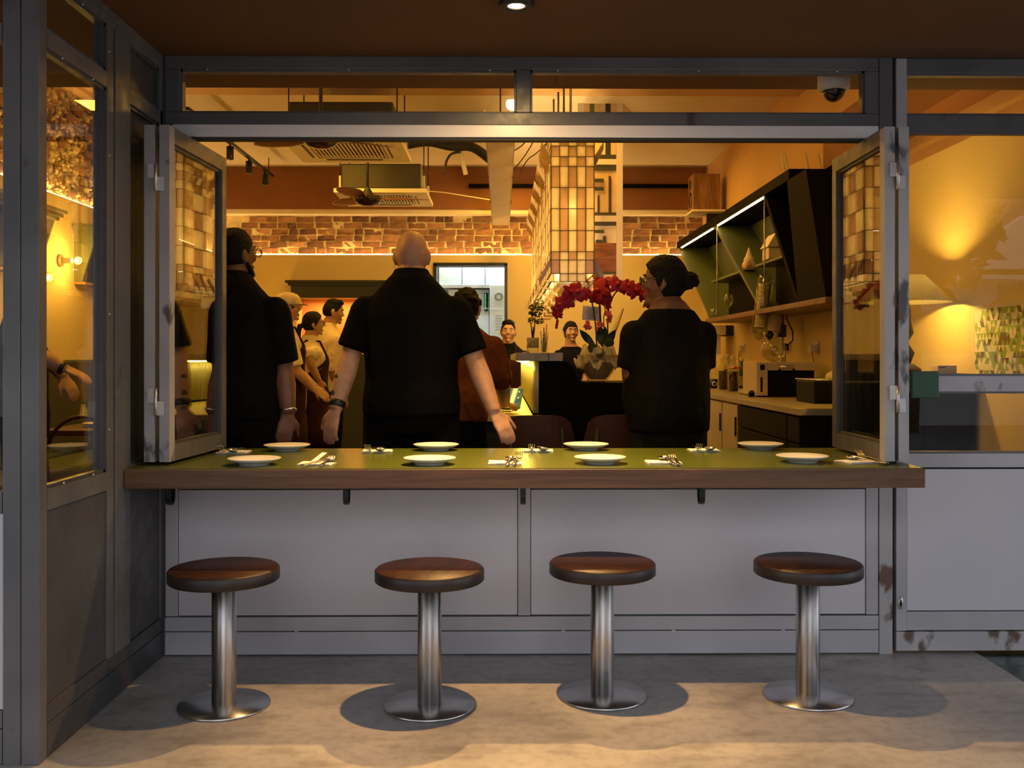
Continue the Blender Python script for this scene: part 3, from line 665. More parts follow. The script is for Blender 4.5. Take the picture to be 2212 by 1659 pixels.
# tablet on the low bar top
tc=atY(1096,866,5.95); tb_=thing('tablet','tablet with a blue and teal screen on the yellow bar top','tablet',(tc.x,5.95,tz))
MT_=nodes('tablet_screen'); nt=MT_[1]; b=MT_[2]
tcn=N(nt,'ShaderNodeTexCoord'); sp_=N(nt,'ShaderNodeSeparateXYZ'); L(nt,tcn.outputs['Generated'],sp_.inputs[0]); r=ramp(nt,sp_.outputs[0],[(.25,(.02,.03,.20)),(.5,(.02,.06,.22)),(.62,(.01,.20,.17)),(1,(.01,.22,.14))])
L(nt,r.outputs[0],b.inputs['Emission Color']); b.inputs['Emission Strength'].default_value=.45; b.inputs['Base Color'].default_value=(.01,.01,.01,1); b.inputs['Roughness'].default_value=.1
ux=Vector((.088,.03,0)); uy=Vector((.012,.065,.058)); c=Vector((tc.x,5.95,tz+.078)); nn=ux.cross(uy).normalized()
MB().obox(c,ux,uy,nn*.005).build('housing','black_metal',tb_); MB().obox(c+nn*-.0045 if nn.y>0 else c+nn*.0045,ux*.95,uy*.93,nn*.0012).build('screen','tablet_screen',tb_)
MB().obox(c+Vector((0,.05,-.040)),Vector((.03,0,0)),Vector((0,.03,-.028)),Vector((0,.004,.004))).build('stand','black_metal',tb_)
sgn=-1 if nn.y>0 else 1
ic=MB()
for i in range(5):
    for j in range(3):
        if random.random()<.75: ic.obox(c+nn*sgn*.0062+ux*(-.75+i*.37)+uy*(-.6+j*.6),ux*.05,uy*.07,nn*.0006)
o=ic.build('app_tile','napkin_paper',tb_,fix=False); o['kind']='stuff'
# bar chairs
def chair(loc,label):
    t=thing('bar_chair',label,'chair',loc,'round backed chairs at the bar')
    secs=[]; n=13; m=MB(); W=.205; H=.30
    mb=MB(); nc=16; vs=[]; fs=[]
    for i in range(nc+1):
        u=-1+2*i/nc; e=max(0,1-abs(u)**4.5)**.42; hz_=.15*max(e,.02)
        for z in (.75-hz_,.75,.75+hz_):
            for dy in (0,.014): vs.append((W*u,-.20+dy+.05*u*u,z))
    for i in range(nc):
        a=i*6; b=a+6
        for r_ in (0,2):
            fs+= [(a+r_,b+r_,b+r_+2,a+r_+2),(a+r_+1,a+r_+3,b+r_+3,b+r_+1)]
        fs+= [(a+4,b+4,b+5,a+5),(a,a+1,b+1,b)]
    fs+= [(0,2,3,1),(2,4,5,3),(nc*6,nc*6+1,nc*6+3,nc*6+2),(nc*6+2,nc*6+3,nc*6+5,nc*6+4)]
    mb._add(vs,fs,False); mb.build('backrest','chair_wood',t,local=True)
    MB().lathe([(0,.44),(.20,.44),(.21,.45),(.21,.465),(.195,.475),(0,.475)],(0,.02,0),30).build('seat','chair_wood',t,local=True)
    for sx in (-1,1):
        MB().tube([(sx*.13,-.172,.90-.07),(sx*.15,-.165,.46),(sx*.19,-.22,0)],.014).build('leg','black_metal',t,local=True)
        MB().tube([(sx*.15,.17,.44),(sx*.18,.22,0)],.014).build('leg','black_metal',t,local=True)
    MB().tube([(-.05,-.178,.66),(-.05,-.178,.82)],.008).build('back_bolt','cutlery_steel',t,local=True)
    return t
cp=atY(1148,900,5.0); ch0=chair((cp.x+.03,5.27,0),'brown round backed chair at the bar, below the fluted lit panel')
c1=atY(1352,900,5.0); dup(ch0,(c1.x,5.30,0),'brown round backed chair at the bar, beside the woman in the black shirt')

# ---------------- hanging lanterns of pale panes (a row going back above the bar)
LX0,LX1=.327,.613; LYD=.52
rowz=[(2.66,2.60),(2.60,2.53),(2.53,2.465),(2.465,2.325),(2.325,2.19),(2.19,2.04),(2.04,1.90),(1.90,1.845),(1.845,1.755),(1.755,1.70)]
light_at=[]
PANE={}
def pane_me(wd,ht,mat,axis):
    key=(round(wd,3),round(ht,3),mat,axis)
    if key not in PANE:
        a=(-wd/2,-.004,-ht/2) if axis=='y' else (-.004,-wd/2,-ht/2); b_=tuple(-q for q in a)
        me=MB().box(a,b_).mesh('pane'); me.materials.append(MT[mat]); PANE[key]=me
    return PANE[key]
def lantern(y0,label):
    zb=1.60; zt=2.76
    t=thing('glass_lantern',label,'lantern',((LX0+LX1)/2,y0+LYD/2,zb),'pale glass lanterns in a row over the bar')
    ox,oy,oz=t.location
    rnd=random.Random(3)
    cw=(LX1-LX0)/5; zr=[2.76]+[q[0] for q in rowz[1:]]+[1.70]
    zr=[2.76,2.66,2.60,2.53,2.465,2.325,2.185,2.04,1.90,1.845,1.755,1.70]
    for i in range(len(zr)-1):
        h=zr[i]-zr[i+1]; zc=(zr[i]+zr[i+1])/2
        for c in range(5):
            bright=(i+c)%2==1 if i<9 else c in(1,2,3)
            if i in (5,6): bright=c in(0,2,4)
            if i==10 and c in(0,4): continue
            mt='shell_pale' if bright else ('shell_dim' if i in(1,9) else 'shell_mid')
            link_copy(pane_me(cw-.004,h-.004,mt,'y'),'pane',t,(LX0+cw*(c+.5)-ox,y0+(0 if bright else .012)-oy,zc-oz))
        if i<10:
            for side,x in ((0,LX0),(1,LX1)):
                for c in range(3):
                    mt='shell_pale' if (i+c+side)%2 else 'shell_mid'
                    link_copy(pane_me(LYD/3-.004,h-.004,mt,'x'),'pane',t,(x-ox,y0+.02+LYD/3*(c+.5)-oy-.02,zc-oz))
    m=MB()
    for c in range(6):
        x=LX0+cw*c; m.box((x-.002,y0-.006,1.70 if c in (1,2,3,4) else 1.755),(x+.002,y0+.014,2.76))
    for z in zr: m.box((LX0,y0-.006,z-.002),(LX1,y0+.006,z+.002)); m.box((LX0-.006,y0,z-.002),(LX0+.004,y0+LYD,z+.002)); m.box((LX1-.004,y0,z-.002),(LX1+.006,y0+LYD,z+.002))
    m.build('lead_frame','lead_came',t)
    # flared fins above and below
    for zf,sg,ln in ((2.50,1,.11),(1.77,-1,.10)):
        for side,x in ((-1,LX0),(1,LX1)):
            for k in range(4):
                y=y0+.02+k*LYD/4
                a=Vector((x,y,zf+(.0 if sg>0 else .07))); b_=Vector((x+side*.065,y,zf+(ln if sg>0 else -.045)))
                d=(b_-a)/2; MB().obox((a+b_)/2,d,Vector((0,.003,0)),Vector((0,0,.028))).build('fin','shell_mid',t)
    # stepped tray underneath
    for k,(hw,z) in enumerate(((.10,1.685),(.075,1.655),(.05,1.625))):
        cx=(LX0+LX1)/2; MB().box((cx-hw,y0+.02,z-.022),(cx+hw,y0+LYD-.04,z+.012),.006).build('bottom_tray','shell_pale',t)
    MB().ell(((LX0+LX1)/2,y0+.20,2.16),.03,.03,.042,12,8).build('bulb','lantern_bulb',t)
    MB().ell(((LX0+LX1)/2,y0+.20,1.95),.022,.022,.03,12,8).build('bulb','lantern_bulb',t)
    for zl in (2.45,2.05,1.84): light_at.append(((LX0+LX1)/2,y0+LYD/2,zl))
    MB().cyl(((LX0+LX1)/2,y0+.2,2.2),((LX0+LX1)/2,y0+.2,ZI),.008,seg=8).build('hanging_rod','lead_came',t)
    return t
names=['frontmost glass lantern over the bar, facing the window opening','second glass lantern of the row over the bar','third glass lantern of the row over the bar','fourth glass lantern of the row over the bar','fifth glass lantern of the row over the bar','rearmost glass lantern of the row over the bar']
lt=lantern(6.5,names[0])
for k in range(1,6): dup(lt,(lt.location.x,lt.location.y+k*.72,lt.location.z),names[k])
light('POINT','lantern_glow',((LX0+LX1)/2,6.54,2.19),4,(1,.70,.30),.02)
for k in range(6):
    for q in light_at: light('POINT','lantern_glow',(q[0],q[1]+k*.72,q[2]),(18 if q[2]==2.05 else 11),(1,.66,.25),.03)

# ---------------- hanging art screen right of the lanterns
AY=9.0
def A(px,py): return atY(px,py,AY)
ax0,ax1=.70,A(1345,400).x; az0=A(1300,605).z
art=thing('art_screen','tall hanging screen with pale frame, black bars and a brown timber board','screen',((ax0+ax1)/2,AY,az0))
fw=.058
def ab(nm,x0,x1,pa,pb,mat,d0=0,d1=.03,par=art): return MB().box((x0,AY+d0,A(1300,pb).z),(x1,AY+d1,A(1300,pa).z)).build(nm,mat,par)
zt_=ZI
MB().box((ax1-fw,AY-.01,az0),(ax1,AY+.04,zt_)).build('frame_post','white_frame',art); MB().box((ax0,AY-.01,az0),(ax0+fw,AY+.04,zt_)).build('frame_post','white_frame',art)
xi0,xi1=ax0+fw,ax1-fw
for pa,pb in ((344,356),(466,479),(593,605)): ab('frame_rail',xi0,xi1,pa,pb,'white_frame',-.01,.04)
for pa,pb in ((334,344),(356,368),(459,466),(479,487),(587,593)): ab('black_bar',xi0,xi1,pa,pb,'art_black')
for (a,b_,pa,pb) in ((1250,1304,386,393),(1250,1304,404,411),(1315,1319,380,458),(1291,1294,422,458),(1285,1304,497,503),(1287,1301,518,525),(1303,1309,510,525)): ab('black_bar',A(a,400).x,A(b_,400).x,pa,pb,'art_black',-.004,.02)
ab('backing',xi0,xi1,368,459,'art_tan',.02,.035); ab('backing',xi0,xi1,487,525,'white_frame',.02,.035)
ab('timber_board',xi0,xi1,525,555,'art_wood'); ab('timber_board',xi0,xi1,556,587,'art_wood')
for k in range(6):
    x=xi0+(xi1-xi0)*k/6; MB().box((x,AY,A(1300,334).z),(x+(xi1-xi0)/6-.004,AY+.02,zt_)).build('strip',('art_tan','shelf_green','art_tan','white_frame','dark_green_wood','art_tan')[k],art)
MB().box((A(1262,610).x,AY+.005,A(1300,622).z),(A(1314,610).x,AY+.03,az0-.002)).build('lower_bar','art_black',art); MB().box((A(1262,610).x,AY+.0,A(1300,632).z),(A(1312,610).x,AY+.03,A(1300,622).z)).build('lower_rail','white_frame',art)

# ---------------- ceiling cassettes, fans, tracks, tray, cables
def cassette(x0,y0,z,label):
    W=.94; t=thing('ceiling_cassette',label,'air conditioner',(x0+W/2,y0+W/2,z),'ceiling cassette air conditioners')
    cx,cy=x0+W/2,y0+W/2
    MB().box((cx-.41,cy-.41,z+.045),(cx+.41,cy+.41,z+.31),.02).build('casing','ac_casing',t)
    m=MB(); 
    def fr(i0,i1,za,zb):
        m.box((cx-i1,cy-i1,za),(cx+i1,cy-i0,zb)); m.box((cx-i1,cy+i0,za),(cx+i1,cy+i1,zb)); m.box((cx-i1,cy-i0,za),(cx-i0,cy+i0,zb)); m.box((cx+i0,cy-i0,za),(cx+i1,cy+i0,zb))
    fr(.30,.47,z+.004,z+.045); m.build('panel','ac_white',t)
    MB().box((cx-.30,cy-.30,z+.035),(cx+.30,cy+.30,z+.045)).build('filter','slat_dark',t)
    sl=MB().box((-.0065,-.29,-.003),(.0065,.29,.003)).mesh('grille_slat'); sl.materials.append(MT['ac_white'])
    for i in range(19): link_copy(sl,'grille_slat',t,(-.28+i*.0311,0,.012))
    for a in range(4):
        q=MB().box((-.24,-.405,-.002),(.24,-.335,.010)); q.xf(Matrix.Rotation(a*math.pi/2,4,'Z')); q.xf(Matrix.Translation((cx,cy,z))); q.build('louvre','ac_white',t)
        q=MB().box((-.24,-.345,-.0022),(.24,-.330,.012)); q.xf(Matrix.Rotation(a*math.pi/2,4,'Z')); q.xf(Matrix.Translation((cx,cy,z))); q.build('louvre_slot','slat_dark',t)
    for sx in (-1,1):
        for sy in (-1,1):
            MB().cyl((cx+sx*.43,cy+sy*.3,z+.12),(cx+sx*.43,cy+sy*.3,ZI),.006,seg=6).build('hanger_rod','cable_black',t); MB().box((cx+sx*.405,cy+sy*.3-.03,z+.08),(cx+sx*.44,cy+sy*.3+.03,z+.2)).build('hanger_bracket','ac_white',t)
    return t
a1=atY(655,352,8.58); cs=cassette(a1.x,7.64,a1.z,'near white ceiling cassette air conditioner behind the nearer fan')
a2=atY(752,447,10.9); dup(cs,(a2.x+.47,9.96+.47,a2.z),'far white ceiling cassette air conditioner with dark casing above the farther fan')
def fan(loc,label,rz):
    t=thing('ceiling_fan',label,'fan',loc,'ceiling fans',rz)
    top=ZI-loc[2]
    MB().cyl((0,0,.14),(0,0,top),.014,seg=12).build('rod','cable_black',t,local=True)
    MB().lathe([(.014,.19),(.03,.17),(.06,.115),(.09,.105),(.09,.095),(0,.095)],(0,0,0),28).build('canopy','cable_black',t,local=True)
    MB().lathe([(0,0),(.05,.004),(.10,.022),(.135,.055),(.142,.08),(.13,.098),(0,.1)],(0,0,0),36).build('motor_dome','fan_dome',t,local=True)
    for k in range(3):
        m=MB(); secs=[]
        for u,wd,tw in ((.12,.03,.3),(.2,.06,.32),(.32,.085,.28),(.46,.08,.22),(.56,.055,.18),(.60,.02,.16)):
            secs.append(((u,0,.085),(0,wd*math.cos(tw),wd*math.sin(tw)),(0,-.004*math.sin(tw),.004)))
        m.loft(secs,12); m.xf(Matrix.Rotation(R(120*k),4,'Z')); m.build('blade','fan_brown',t,local=True)
    return t
f1=atY(693,322,7.2); fan((f1.x,7.2,f1.z),'nearer brown ceiling fan under the near cassette',R(35))
f2=atY(794,446,9.6); fan((f2.x,9.6,f2.z),'farther brown ceiling fan in front of the far cassette',R(12))
q0,q1=atZ(488,301,3.35),atZ(591,381,3.35)
tk=thing('track_light','black track light rail with three spots under the ceiling','lamp',(q0.x,(q0.y+q1.y)/2,3.35))
xx=q0.x
MB().box((xx-.018,q0.y-1.2,3.335),(xx+.018,q1.y,3.365)).build('rail','black_metal',tk)
for y in (q0.y,q1.y-.2): MB().cyl((xx,y,3.365),(xx,y,ZI),.006,seg=6).build('hanger','black_metal',tk)
for px,py in ((497,318),(538,346),(573,373)):
    y=atX(px,py-10,xx).y; s=MB().cyl((xx,y,3.335),(xx,y,3.31),.01,seg=8).build('joint','black_metal',tk)
    MB().lathe([(0,0),(.034,0),(.036,.01),(.036,.13),(0,.13)],(xx,y,3.18),20).build('spot_head','black_metal',tk)
c=atY(1082,487,11.95)
m,nt,b=nodes('tray_mesh'); b.inputs['Metallic'].default_value=.4; b.inputs['Roughness'].default_value=.5
vt=tex(nt,26,kind='ShaderNodeTexVoronoi'); vt.inputs['Randomness'].default_value=0; r=ramp(nt,vt.outputs['Distance'],[(.28,(.10,.075,.045)),(.34,(.50,.40,.26))]); L(nt,r.outputs[0],b.inputs['Base Color'])
tr_=thing('cable_tray','perforated metal cable tray running back under the ceiling','cable tray',(c.x,9.5,c.z))
MB().box((c.x-.105,6.6,c.z),(c.x+.105,10.4,c.z+.006)).build('tray_bottom','tray_mesh',tr_); MB().box((c.x-.105,10.41,c.z),(c.x+.105,11.95,c.z+.006)).build('tray_bottom','tray_mesh',tr_)
for sx in (-1,1): MB().box((c.x+sx*.105-.003,6.6,c.z),(c.x+sx*.105+.003,11.95,c.z+.06)).build('tray_side','tray_metal',tr_)
for y in (7.2,8.8,10.2,11.6):
    for sx in (-1,1): MB().box((c.x+sx*.108-.006,y-.02,c.z-.004),(c.x+sx*.108+.006,y+.02,c.z+.03)).build('clip','black_metal',tr_)
for y in (7.5,11): MB().cyl((c.x,y,c.z+.006),(c.x,y,ZI),.006,seg=6).build('hanger_rod','cable_black',tr_)
def pipe(name,pts,Y,r,mat,label,cat):
    P=[atY(px,py,Y if not isinstance(Y,(list,tuple)) else Y[i]) for i,(px,py) in enumerate(pts)]
    # smooth the run
    Q=[]
    for i in range(len(P)-1):
        p0=P[max(i-1,0)];p1=P[i];p2=P[i+1];p3=P[min(i+2,len(P)-1)]
        for k in range(5):
            t=k/5; Q.append(.5*((2*p1)+(p2-p0)*t+(2*p0-5*p1+4*p2-p3)*t*t+(3*p1-p0-3*p2+p3)*t**3))
    Q.append(P[-1]); return MB().tube(Q,r,8).build(name,mat,label=label,cat=cat)
pipe('insulated_hose',[(880,312),(925,306),(975,316),(1020,318),(1060,345)],9.2,.045,'cable_black','thick black insulated hose hanging under the ceiling beside the cable tray','hose')
pipe('drain_pipe',[(990,260),(993,310),(998,340),(1006,377)],9.3,.022,'white_trim','pale drain pipe stub below the black hose','pipe')
pipe('flexible_conduit',[(995,328),(975,333),(964,350),(960,378)],9.25,.012,'cable_black','thin black conduit curling down from the drain pipe','conduit')
pipe('ceiling_wire',[(1102,330),(1130,312),(1160,270)],9.8,.006,'cable_black','upper black wire slanting up from the cable tray','wire')
pipe('ceiling_wire',[(1105,372),(1138,330),(1175,262)],10.2,.006,'cable_black','middle black wire slanting up from the cable tray','wire')
pipe('ceiling_wire',[(1122,375),(1140,345),(1160,330),(1190,300)],10.4,.006,'cable_black','lowest black wire slanting up beside the lanterns','wire')
pipe('beam_wire',[(925,413),(960,416),(1010,424),(1060,432)],11.7,.006,'white_trim','pale wire sagging across the brown beam to the cable tray','wire')
MB().box((-.4,11.93,3.27),(2.45,11.99,3.31)).build('beam_conduit','bar_black',label='dark conduit strip along the brown rear beam',cat='conduit')

# ---------------- speaker on the rear right corner
s0=atY(1492,458,11.0); sp_=thing('speaker','wood grained wall speaker in the rear right corner','speaker',(2.28,11.0,s0.z))
sh=atY(1492,380,11.0).z
MB().box((s0.x,10.85,s0.z),(2.42,11.15,sh),.006).build('cabinet','speaker_wood',sp_)
for z,r in ((s0.z+.13,.09),(s0.z+.30,.05)): MB().lathe([(0,.004),(r*.4,.010),(r*.9,-.004),(r,.0),(r,.006)],(s0.x-.004,11.0,z),24,axis='x').build('driver','black_metal',sp_)
MB().box((s0.x-.02,10.8,s0.z-.02),(2.47,11.2,s0.z)).build('shelf_bracket','white_trim',sp_); MB().box((2.30,10.98,s0.z-.14),(2.47,11.02,s0.z-.02)).build('bracket_arm','black_metal',sp_)

# ---------------- wall shelf unit on the right
SX=2.10; SB=2.468
def Yat(px,py): return atX(px,py,SX).y
zt0,zt1=2.50,2.58; zb0,zb1=1.55,1.59
sh_=thing('wall_shelf','dark green wall shelf with slanted dividers and light strips','shelf',(2.3,9,zb0))
yN,yF=Yat(1700,384),Yat(1462,535)
MB().box((SX,yN-.05,zt0),(SB,yF,zt1),.004).build('top_board','shelf_black',sh_)
MB().box((SX-.02,Yat(1790,650),zb0),(SB,Yat(1528,690),zb1),.004).build('bottom_board','walnut',sh_)
divs=[((1465,545),(1533,688)),((1542,495),(1642,668)),((1650,432),(1722,642))]
DV=[]
for k,(a,b_) in enumerate(divs):
    ya,yb=Yat(*a),Yat(*b_); DV.append((ya,yb)); th=.03
    MB().prism([(SX+.005,ya-th,zt0),(SX+.005,ya+th,zt0),(SX+.005,yb+th,zb1),(SX+.005,yb-th,zb1)],(SB-SX-.005,0,0)).build('divider',('shelf_green','shelf_green','shelf_black')[k],sh_)
ye0,ye1=Yat(1700,384),Yat(1722,645)
MB().prism([(SX,ye0-.45,zt0),(SX,ye0,zt0),(SX,ye1-.02,zb1),(SX,ye1-.62,zb1)],(SB-SX,0,0)).build('end_panel','shelf_black',sh_)
MB().prism([(SB-.012,yF-.0,zt0),(SB-.012,yN,zt0),(SB-.012,ye1,zb1),(SB-.012,DV[0][1],zb1)],(.012,0,0)).build('back_panel','shelf_green',sh_)
zm=1.97
def at_div(k,z): 
    ya,yb=DV[k]; t=(zt0-z)/(zt0-zb1); return ya+(yb-ya)*t
for k in (0,1):
    y1_,y0_=at_div(k,zm)-.03,at_div(k+1,zm)+.03
    MB().box((SX+.01,y0_,zm-.02),(SB,y0_+(y1_-y0_)*.62,zm)).build('mid_shelf','shelf_green',sh_); 
    MB().box((SX+.16,y0_+.02,zb1),(SB-.013,y0_+(y1_-y0_)*.55,zm-.021)).build('bottle_box','shelf_black',sh_,label='black lower compartment')
for k,(pa,pb) in enumerate((((1467,541),(1538,492)),((1544,489),(1649,425)))):
    y1_,y0_=Yat(*pa)-.05,Yat(*pb)+.05
    MB().box((SX+.012,y0_,zt0-.012),(SX+.030,y1_,zt0-.001)).build('led_line','led_shelf',sh_,label='glowing light strip under the top board')
for px,pa in ((1548,690),(1650,600)):
    y=Yat(px,pa); MB().cyl((SX+.006,y,zb1),(SX+.006,y,zt0),.006,seg=8).build('rod','hinge_steel',sh_)
def on_shelf(px,py,z,x=2.22): y=atX(px,py,x).y; return Vector((x,y,z))
p=on_shelf(1618,575,zm,2.18)
t=thing('shell_ornament','pointed shell ornament on the middle shelf beside the house figurine','ornament',p)
MB().lathe([(0,0),(.045,.0),(.062,.03),(.058,.06),(.045,.075),(.048,.09),(.036,.115),(.028,.12),(.026,.14),(.014,.165),(.008,.19),(0,.20)],(0,0,0),18).build('shell','ceramic_cream',t,local=True); MB().ell((-.02,-.05,.045),.032,.028,.04,12,8).build('side_shell','shell_pink',t,local=True)
p=on_shelf(1672,552,zm,2.22)
t=thing('house_figurine','cream ceramic house figurine with steep roof on the middle shelf','figurine',p)
MB().box((-.07,-.10,.025),(.07,.10,.12),.006).build('walls','ceramic_cream',t,local=True); MB().prism([(-.085,-.12,.12),(.085,-.12,.12),(.02,-.12,.23),(-.02,-.12,.23)],(0,.24,0)).build('roof','ceramic_cream',t,local=True)
for y in (-.08,.08): MB().box((-.05,y-.02,0),(.05,y+.02,.03)).build('foot','shell_pink',t,local=True)
p=on_shelf(1574,684,zb1,2.16)
t=thing('wine_glass','stemmed wine glass on the bottom shelf','glass',p)
MB().lathe([(0,0),(.035,.001),(.034,.004),(.005,.008),(.004,.09),(.02,.10),(.042,.13),(.045,.16),(.034,.21),(.033,.21),(.043,.16),(.040,.13),(.018,.103),(0,.098)],(0,0,0),24).build('bowl','clear_glass',t,local=True)
tm=None; TL=['small glass tumbler on the bottom shelf, farthest from the wine glass','small glass tumbler on the bottom shelf, middle of three','small glass tumbler on the bottom shelf, next to the thin rod']
for k,(px,py) in enumerate(((1534,690),(1539,689),(1544,688))):
    p=on_shelf(px,py,zb1,2.16+.0*k); 
    if tm is None:
        tm=MB().lathe([(0,0),(.027,0),(.030,.10),(.028,.10),(.025,.006),(0,.006)],(0,0,0),20).build('tumbler','clear_glass',local=True); tag(tm,TL[k],'glass','tumblers on the bottom shelf'); tm.location=p
    else: o=tm.copy(); COL.objects.link(o); o.location=p; o['label']=TL[k]
for k,(px,lab) in enumerate(((1692,'leftmost of four pale wooden sticks standing on the wall shelf'),(1699,'tallest pale wooden stick standing on the wall shelf'),(1743,'pale wooden stick second from the folded window on the wall shelf'),(1771,'pale wooden stick nearest the folded window on the wall shelf'))):
    y=yN-.02 if k<2 else yN-.04; xx_=atY(px,365,y).x; x_=min(xx_,2.44); hgt=.115
    MB().obox((x_,y,zt1+hgt/2),Vector((.0075,0,.0015)),Vector((0,.004,0)),Vector((-.012,0,hgt/2))).build('wooden_stick','stick_pale',label=lab,cat='stick',group='wooden sticks on the wall shelf')
# ================================================================== RIGHT WORKTOP AND ITS APPLIANCES
WX=1.73; WZ=.902
def Yw(px,py=860): return atX(px,py,WX).y
wk_=thing('worktop','tan worktop running along the right wall','worktop',(2.1,8.5,WZ-.04))
MB().box((WX-.01,5.66,WZ-.04),(2.466,12.06,WZ),.004).build('slab','worktop',wk_)
yA,yB,yC,yD=Yw(1528),Yw(1560),Yw(1593),Yw(1699)
def cabinet(name,label,y0,y1,mat,kind):
    t=thing(name,label,'cabinet',((WX+2.46)/2,(y0+y1)/2,0),'base cabinets under the worktop')
    MB().box((WX+.02,y0+.002,.06),(2.46,y1-.002,WZ-.042)).build('body',mat,t); MB().box((WX+.06,y0+.01,0),(2.44,y1-.01,.06)).build('plinth','black_metal',t)
    if kind=='door':
        d=MB().box((WX,y0+.012,.08),(WX+.02,y1-.012,WZ-.055),.002).build('door',mat,t); MB().box((WX-.012,y0+.03,.62),(WX,y0+.05,.76)).build('handle','black_metal',d)
    else:
        for z0,z1 in ((.08,.44),(.45,.69),(.70,WZ-.055)): MB().box((WX,y0+.008,z0),(WX+.02,y1-.008,z1),.002).build('drawer',mat,t)
    return t
cabinet('base_cabinet','beige base cabinet next to the dark drawers',yC,yB,'cabinet_beige','door'); cabinet('base_cabinet','second beige base cabinet behind the woman',yB+.01,min(yA,11.9),'cabinet_beige','door')
cabinet('drawer_unit','dark drawer unit under the worktop below the glass still',yD,yC-.01,'cabinet_dark','drawer'); cabinet('drawer_unit','dark drawer unit nearest the right folded window',5.68,yD-.01,'cabinet_dark','drawer')
def W(px,py,z=WZ): return atZ(px,py,z)
# bottles
def bottle(mat_liq,label,px,py,h,r,grp,stopper='clip',first=None):
    p=W(px,py); t=thing('glass_bottle' if mat_liq!='bottle_green' else 'green_bottle',label,'bottle',(p.x,p.y,WZ),grp)
    if mat_liq=='bottle_green':
        MB().lathe([(0,0),(r,0),(r,.13),(r*1.05,.16),(r*.7,.20),(r*.38,.225),(r*.36,.25),(r*.4,.255),(0,.255)],(0,0,0),24).build('body','bottle_green',t,local=True); MB().lathe([(0,.255),(r*.44,.255),(r*.44,.30),(0,.30)],(0,0,0),20).build('cap','label_cream',t,local=True)
        MB().lathe([(r*1.01,.025),(r*1.012,.026),(r*1.012,.115),(r*1.01,.116)],(0,0,0),24).build('bottle_label','label_cream',t,local=True)
    else:
        MB().lathe([(0,0),(r,0),(r,h*.62),(r*.8,h*.72),(r*.35,h*.84),(r*.32,h*.95),(r*.28,h*.95),(r*.75,h*.70),(r*.94,h*.60),(r*.94,.006),(0,.006)],(0,0,0),24).build('body','clear_glass',t,local=True)
        if mat_liq: MB().lathe([(0,.008),(r*.92,.008),(r*.92,h*.56),(0,h*.56)],(0,0,0),24).build('drink',mat_liq,t,local=True)
        MB().lathe([(0,h*.95),(r*.3,h*.95),(r*.3,h*.98),(r*.15,h),(0,h)],(0,0,0),16).build('stopper','socket_white',t,local=True)
        MB().tube([(r*.36,0,h*.84),(r*.5,0,h*.9),(r*.3,0,h*.98)],.0025,6).build('wire_clip','cutlery_steel',t,local=True); MB().tube([(-r*.36,0,h*.84),(-r*.5,0,h*.9),(-r*.3,0,h*.98)],.0025,6).build('wire_clip','cutlery_steel',t,local=True)
    return t
bottle('cola_red','dark red drink bottle, leftmost of three with clip stoppers',1562,843,.315,.046,'bottles of dark red drink'); bottle('cola_red','dark red drink bottle, middle and rear of three with clip stoppers',1573,838,.33,.046,'bottles of dark red drink'); bottle('cola_red','dark red drink bottle, nearest the green bottle',1584,847,.315,.046,'bottles of dark red drink')
bottle(None,'tall empty clear bottle beside the woman in black',1524,834,.27,.042,'clear bottles on the worktop'); bottle(None,'empty clear bottle between the woman and the red drinks',1543,834,.27,.045,'clear bottles on the worktop')
bottle('bottle_green','green glass bottle with cream label beside the red drinks',1602,838,.3,.043,None)
p=atX(1606,841,2.28); t=thing('food_box','clear plastic food box with a red lid behind the green bottle','box',(p.x,p.y+.12,WZ))
MB().box((-.10,-.13,0),(.10,.13,.19),.01).build('tub','clear_glass',t,local=True); MB().box((-.108,-.138,.19),(.108,.138,.205),.004).build('lid','red_plastic',t,local=True)
p=W(1542,838); t=thing('mug','dark mug with a pale ring on the worktop','mug',(p.x-.03,p.y-.12,WZ)); MB().lathe([(0,0),(.035,0),(.042,.09),(.038,.09),(.032,.006),(0,.006)],(0,0,0),20).build('cup','black_metal',t,local=True); MB().lathe([(.016,-.002),(.022,0),(.016,.002)],(0,-.045,.045),20,axis='y').build('ring_mark','napkin_paper',t,local=True)
p=W(1622,852); t=thing('kitchen_scale','low grey kitchen scale on the worktop in front of the green bottle','scale',(p.x+.02,p.y+.03,WZ)); MB().box((-.09,-.11,.008),(.09,.11,.032),.006).build('body','counter_stone',t,local=True); MB().box((-.075,-.09,.032),(.075,.09,.036)).build('tray','brushed_steel',t,local=True)
for sx in (-1,1): MB().box((sx*.07-.012,-.1,0),(sx*.07+.012,.1,.008)).build('foot','black_metal',t,local=True)
# vacuum oven-like appliance
p=W(1650,858); vx0,vy0=p.x-.06,p.y-.02
t=thing('kitchen_appliance','beige countertop appliance with black glazed front','appliance',(vx0+.22,vy0+.2,WZ))
MB().box((vx0,vy0,WZ+.012),(vx0+.085,vy0+.42,WZ+.262),.006).build('side_column','appliance_beige',t); MB().box((vx0+.085,vy0,WZ+.20),(vx0+.46,vy0+.42,WZ+.262),.006).build('top_housing','appliance_beige',t)
MB().box((vx0+.09,vy0+.02,WZ+.012),(vx0+.44,vy0+.42,WZ+.198),.01).build('front_glass','appliance_black',t)
m=MB(); m.tube([(vx0+.17,vy0-.002,WZ+.205),(vx0+.18,vy0-.02,WZ+.228),(vx0+.27,vy0-.02,WZ+.228),(vx0+.28,vy0-.002,WZ+.205)],.010); m.build('handle','cutlery_steel',t)
MB().box((vx0+.028,vy0-.004,WZ+.205),(vx0+.06,vy0,WZ+.245)).build('display','appliance_black',t); MB().box((vx0+.030,vy0-.003,WZ+.04),(vx0+.044,vy0,WZ+.15)).build('slot','appliance_black',t)
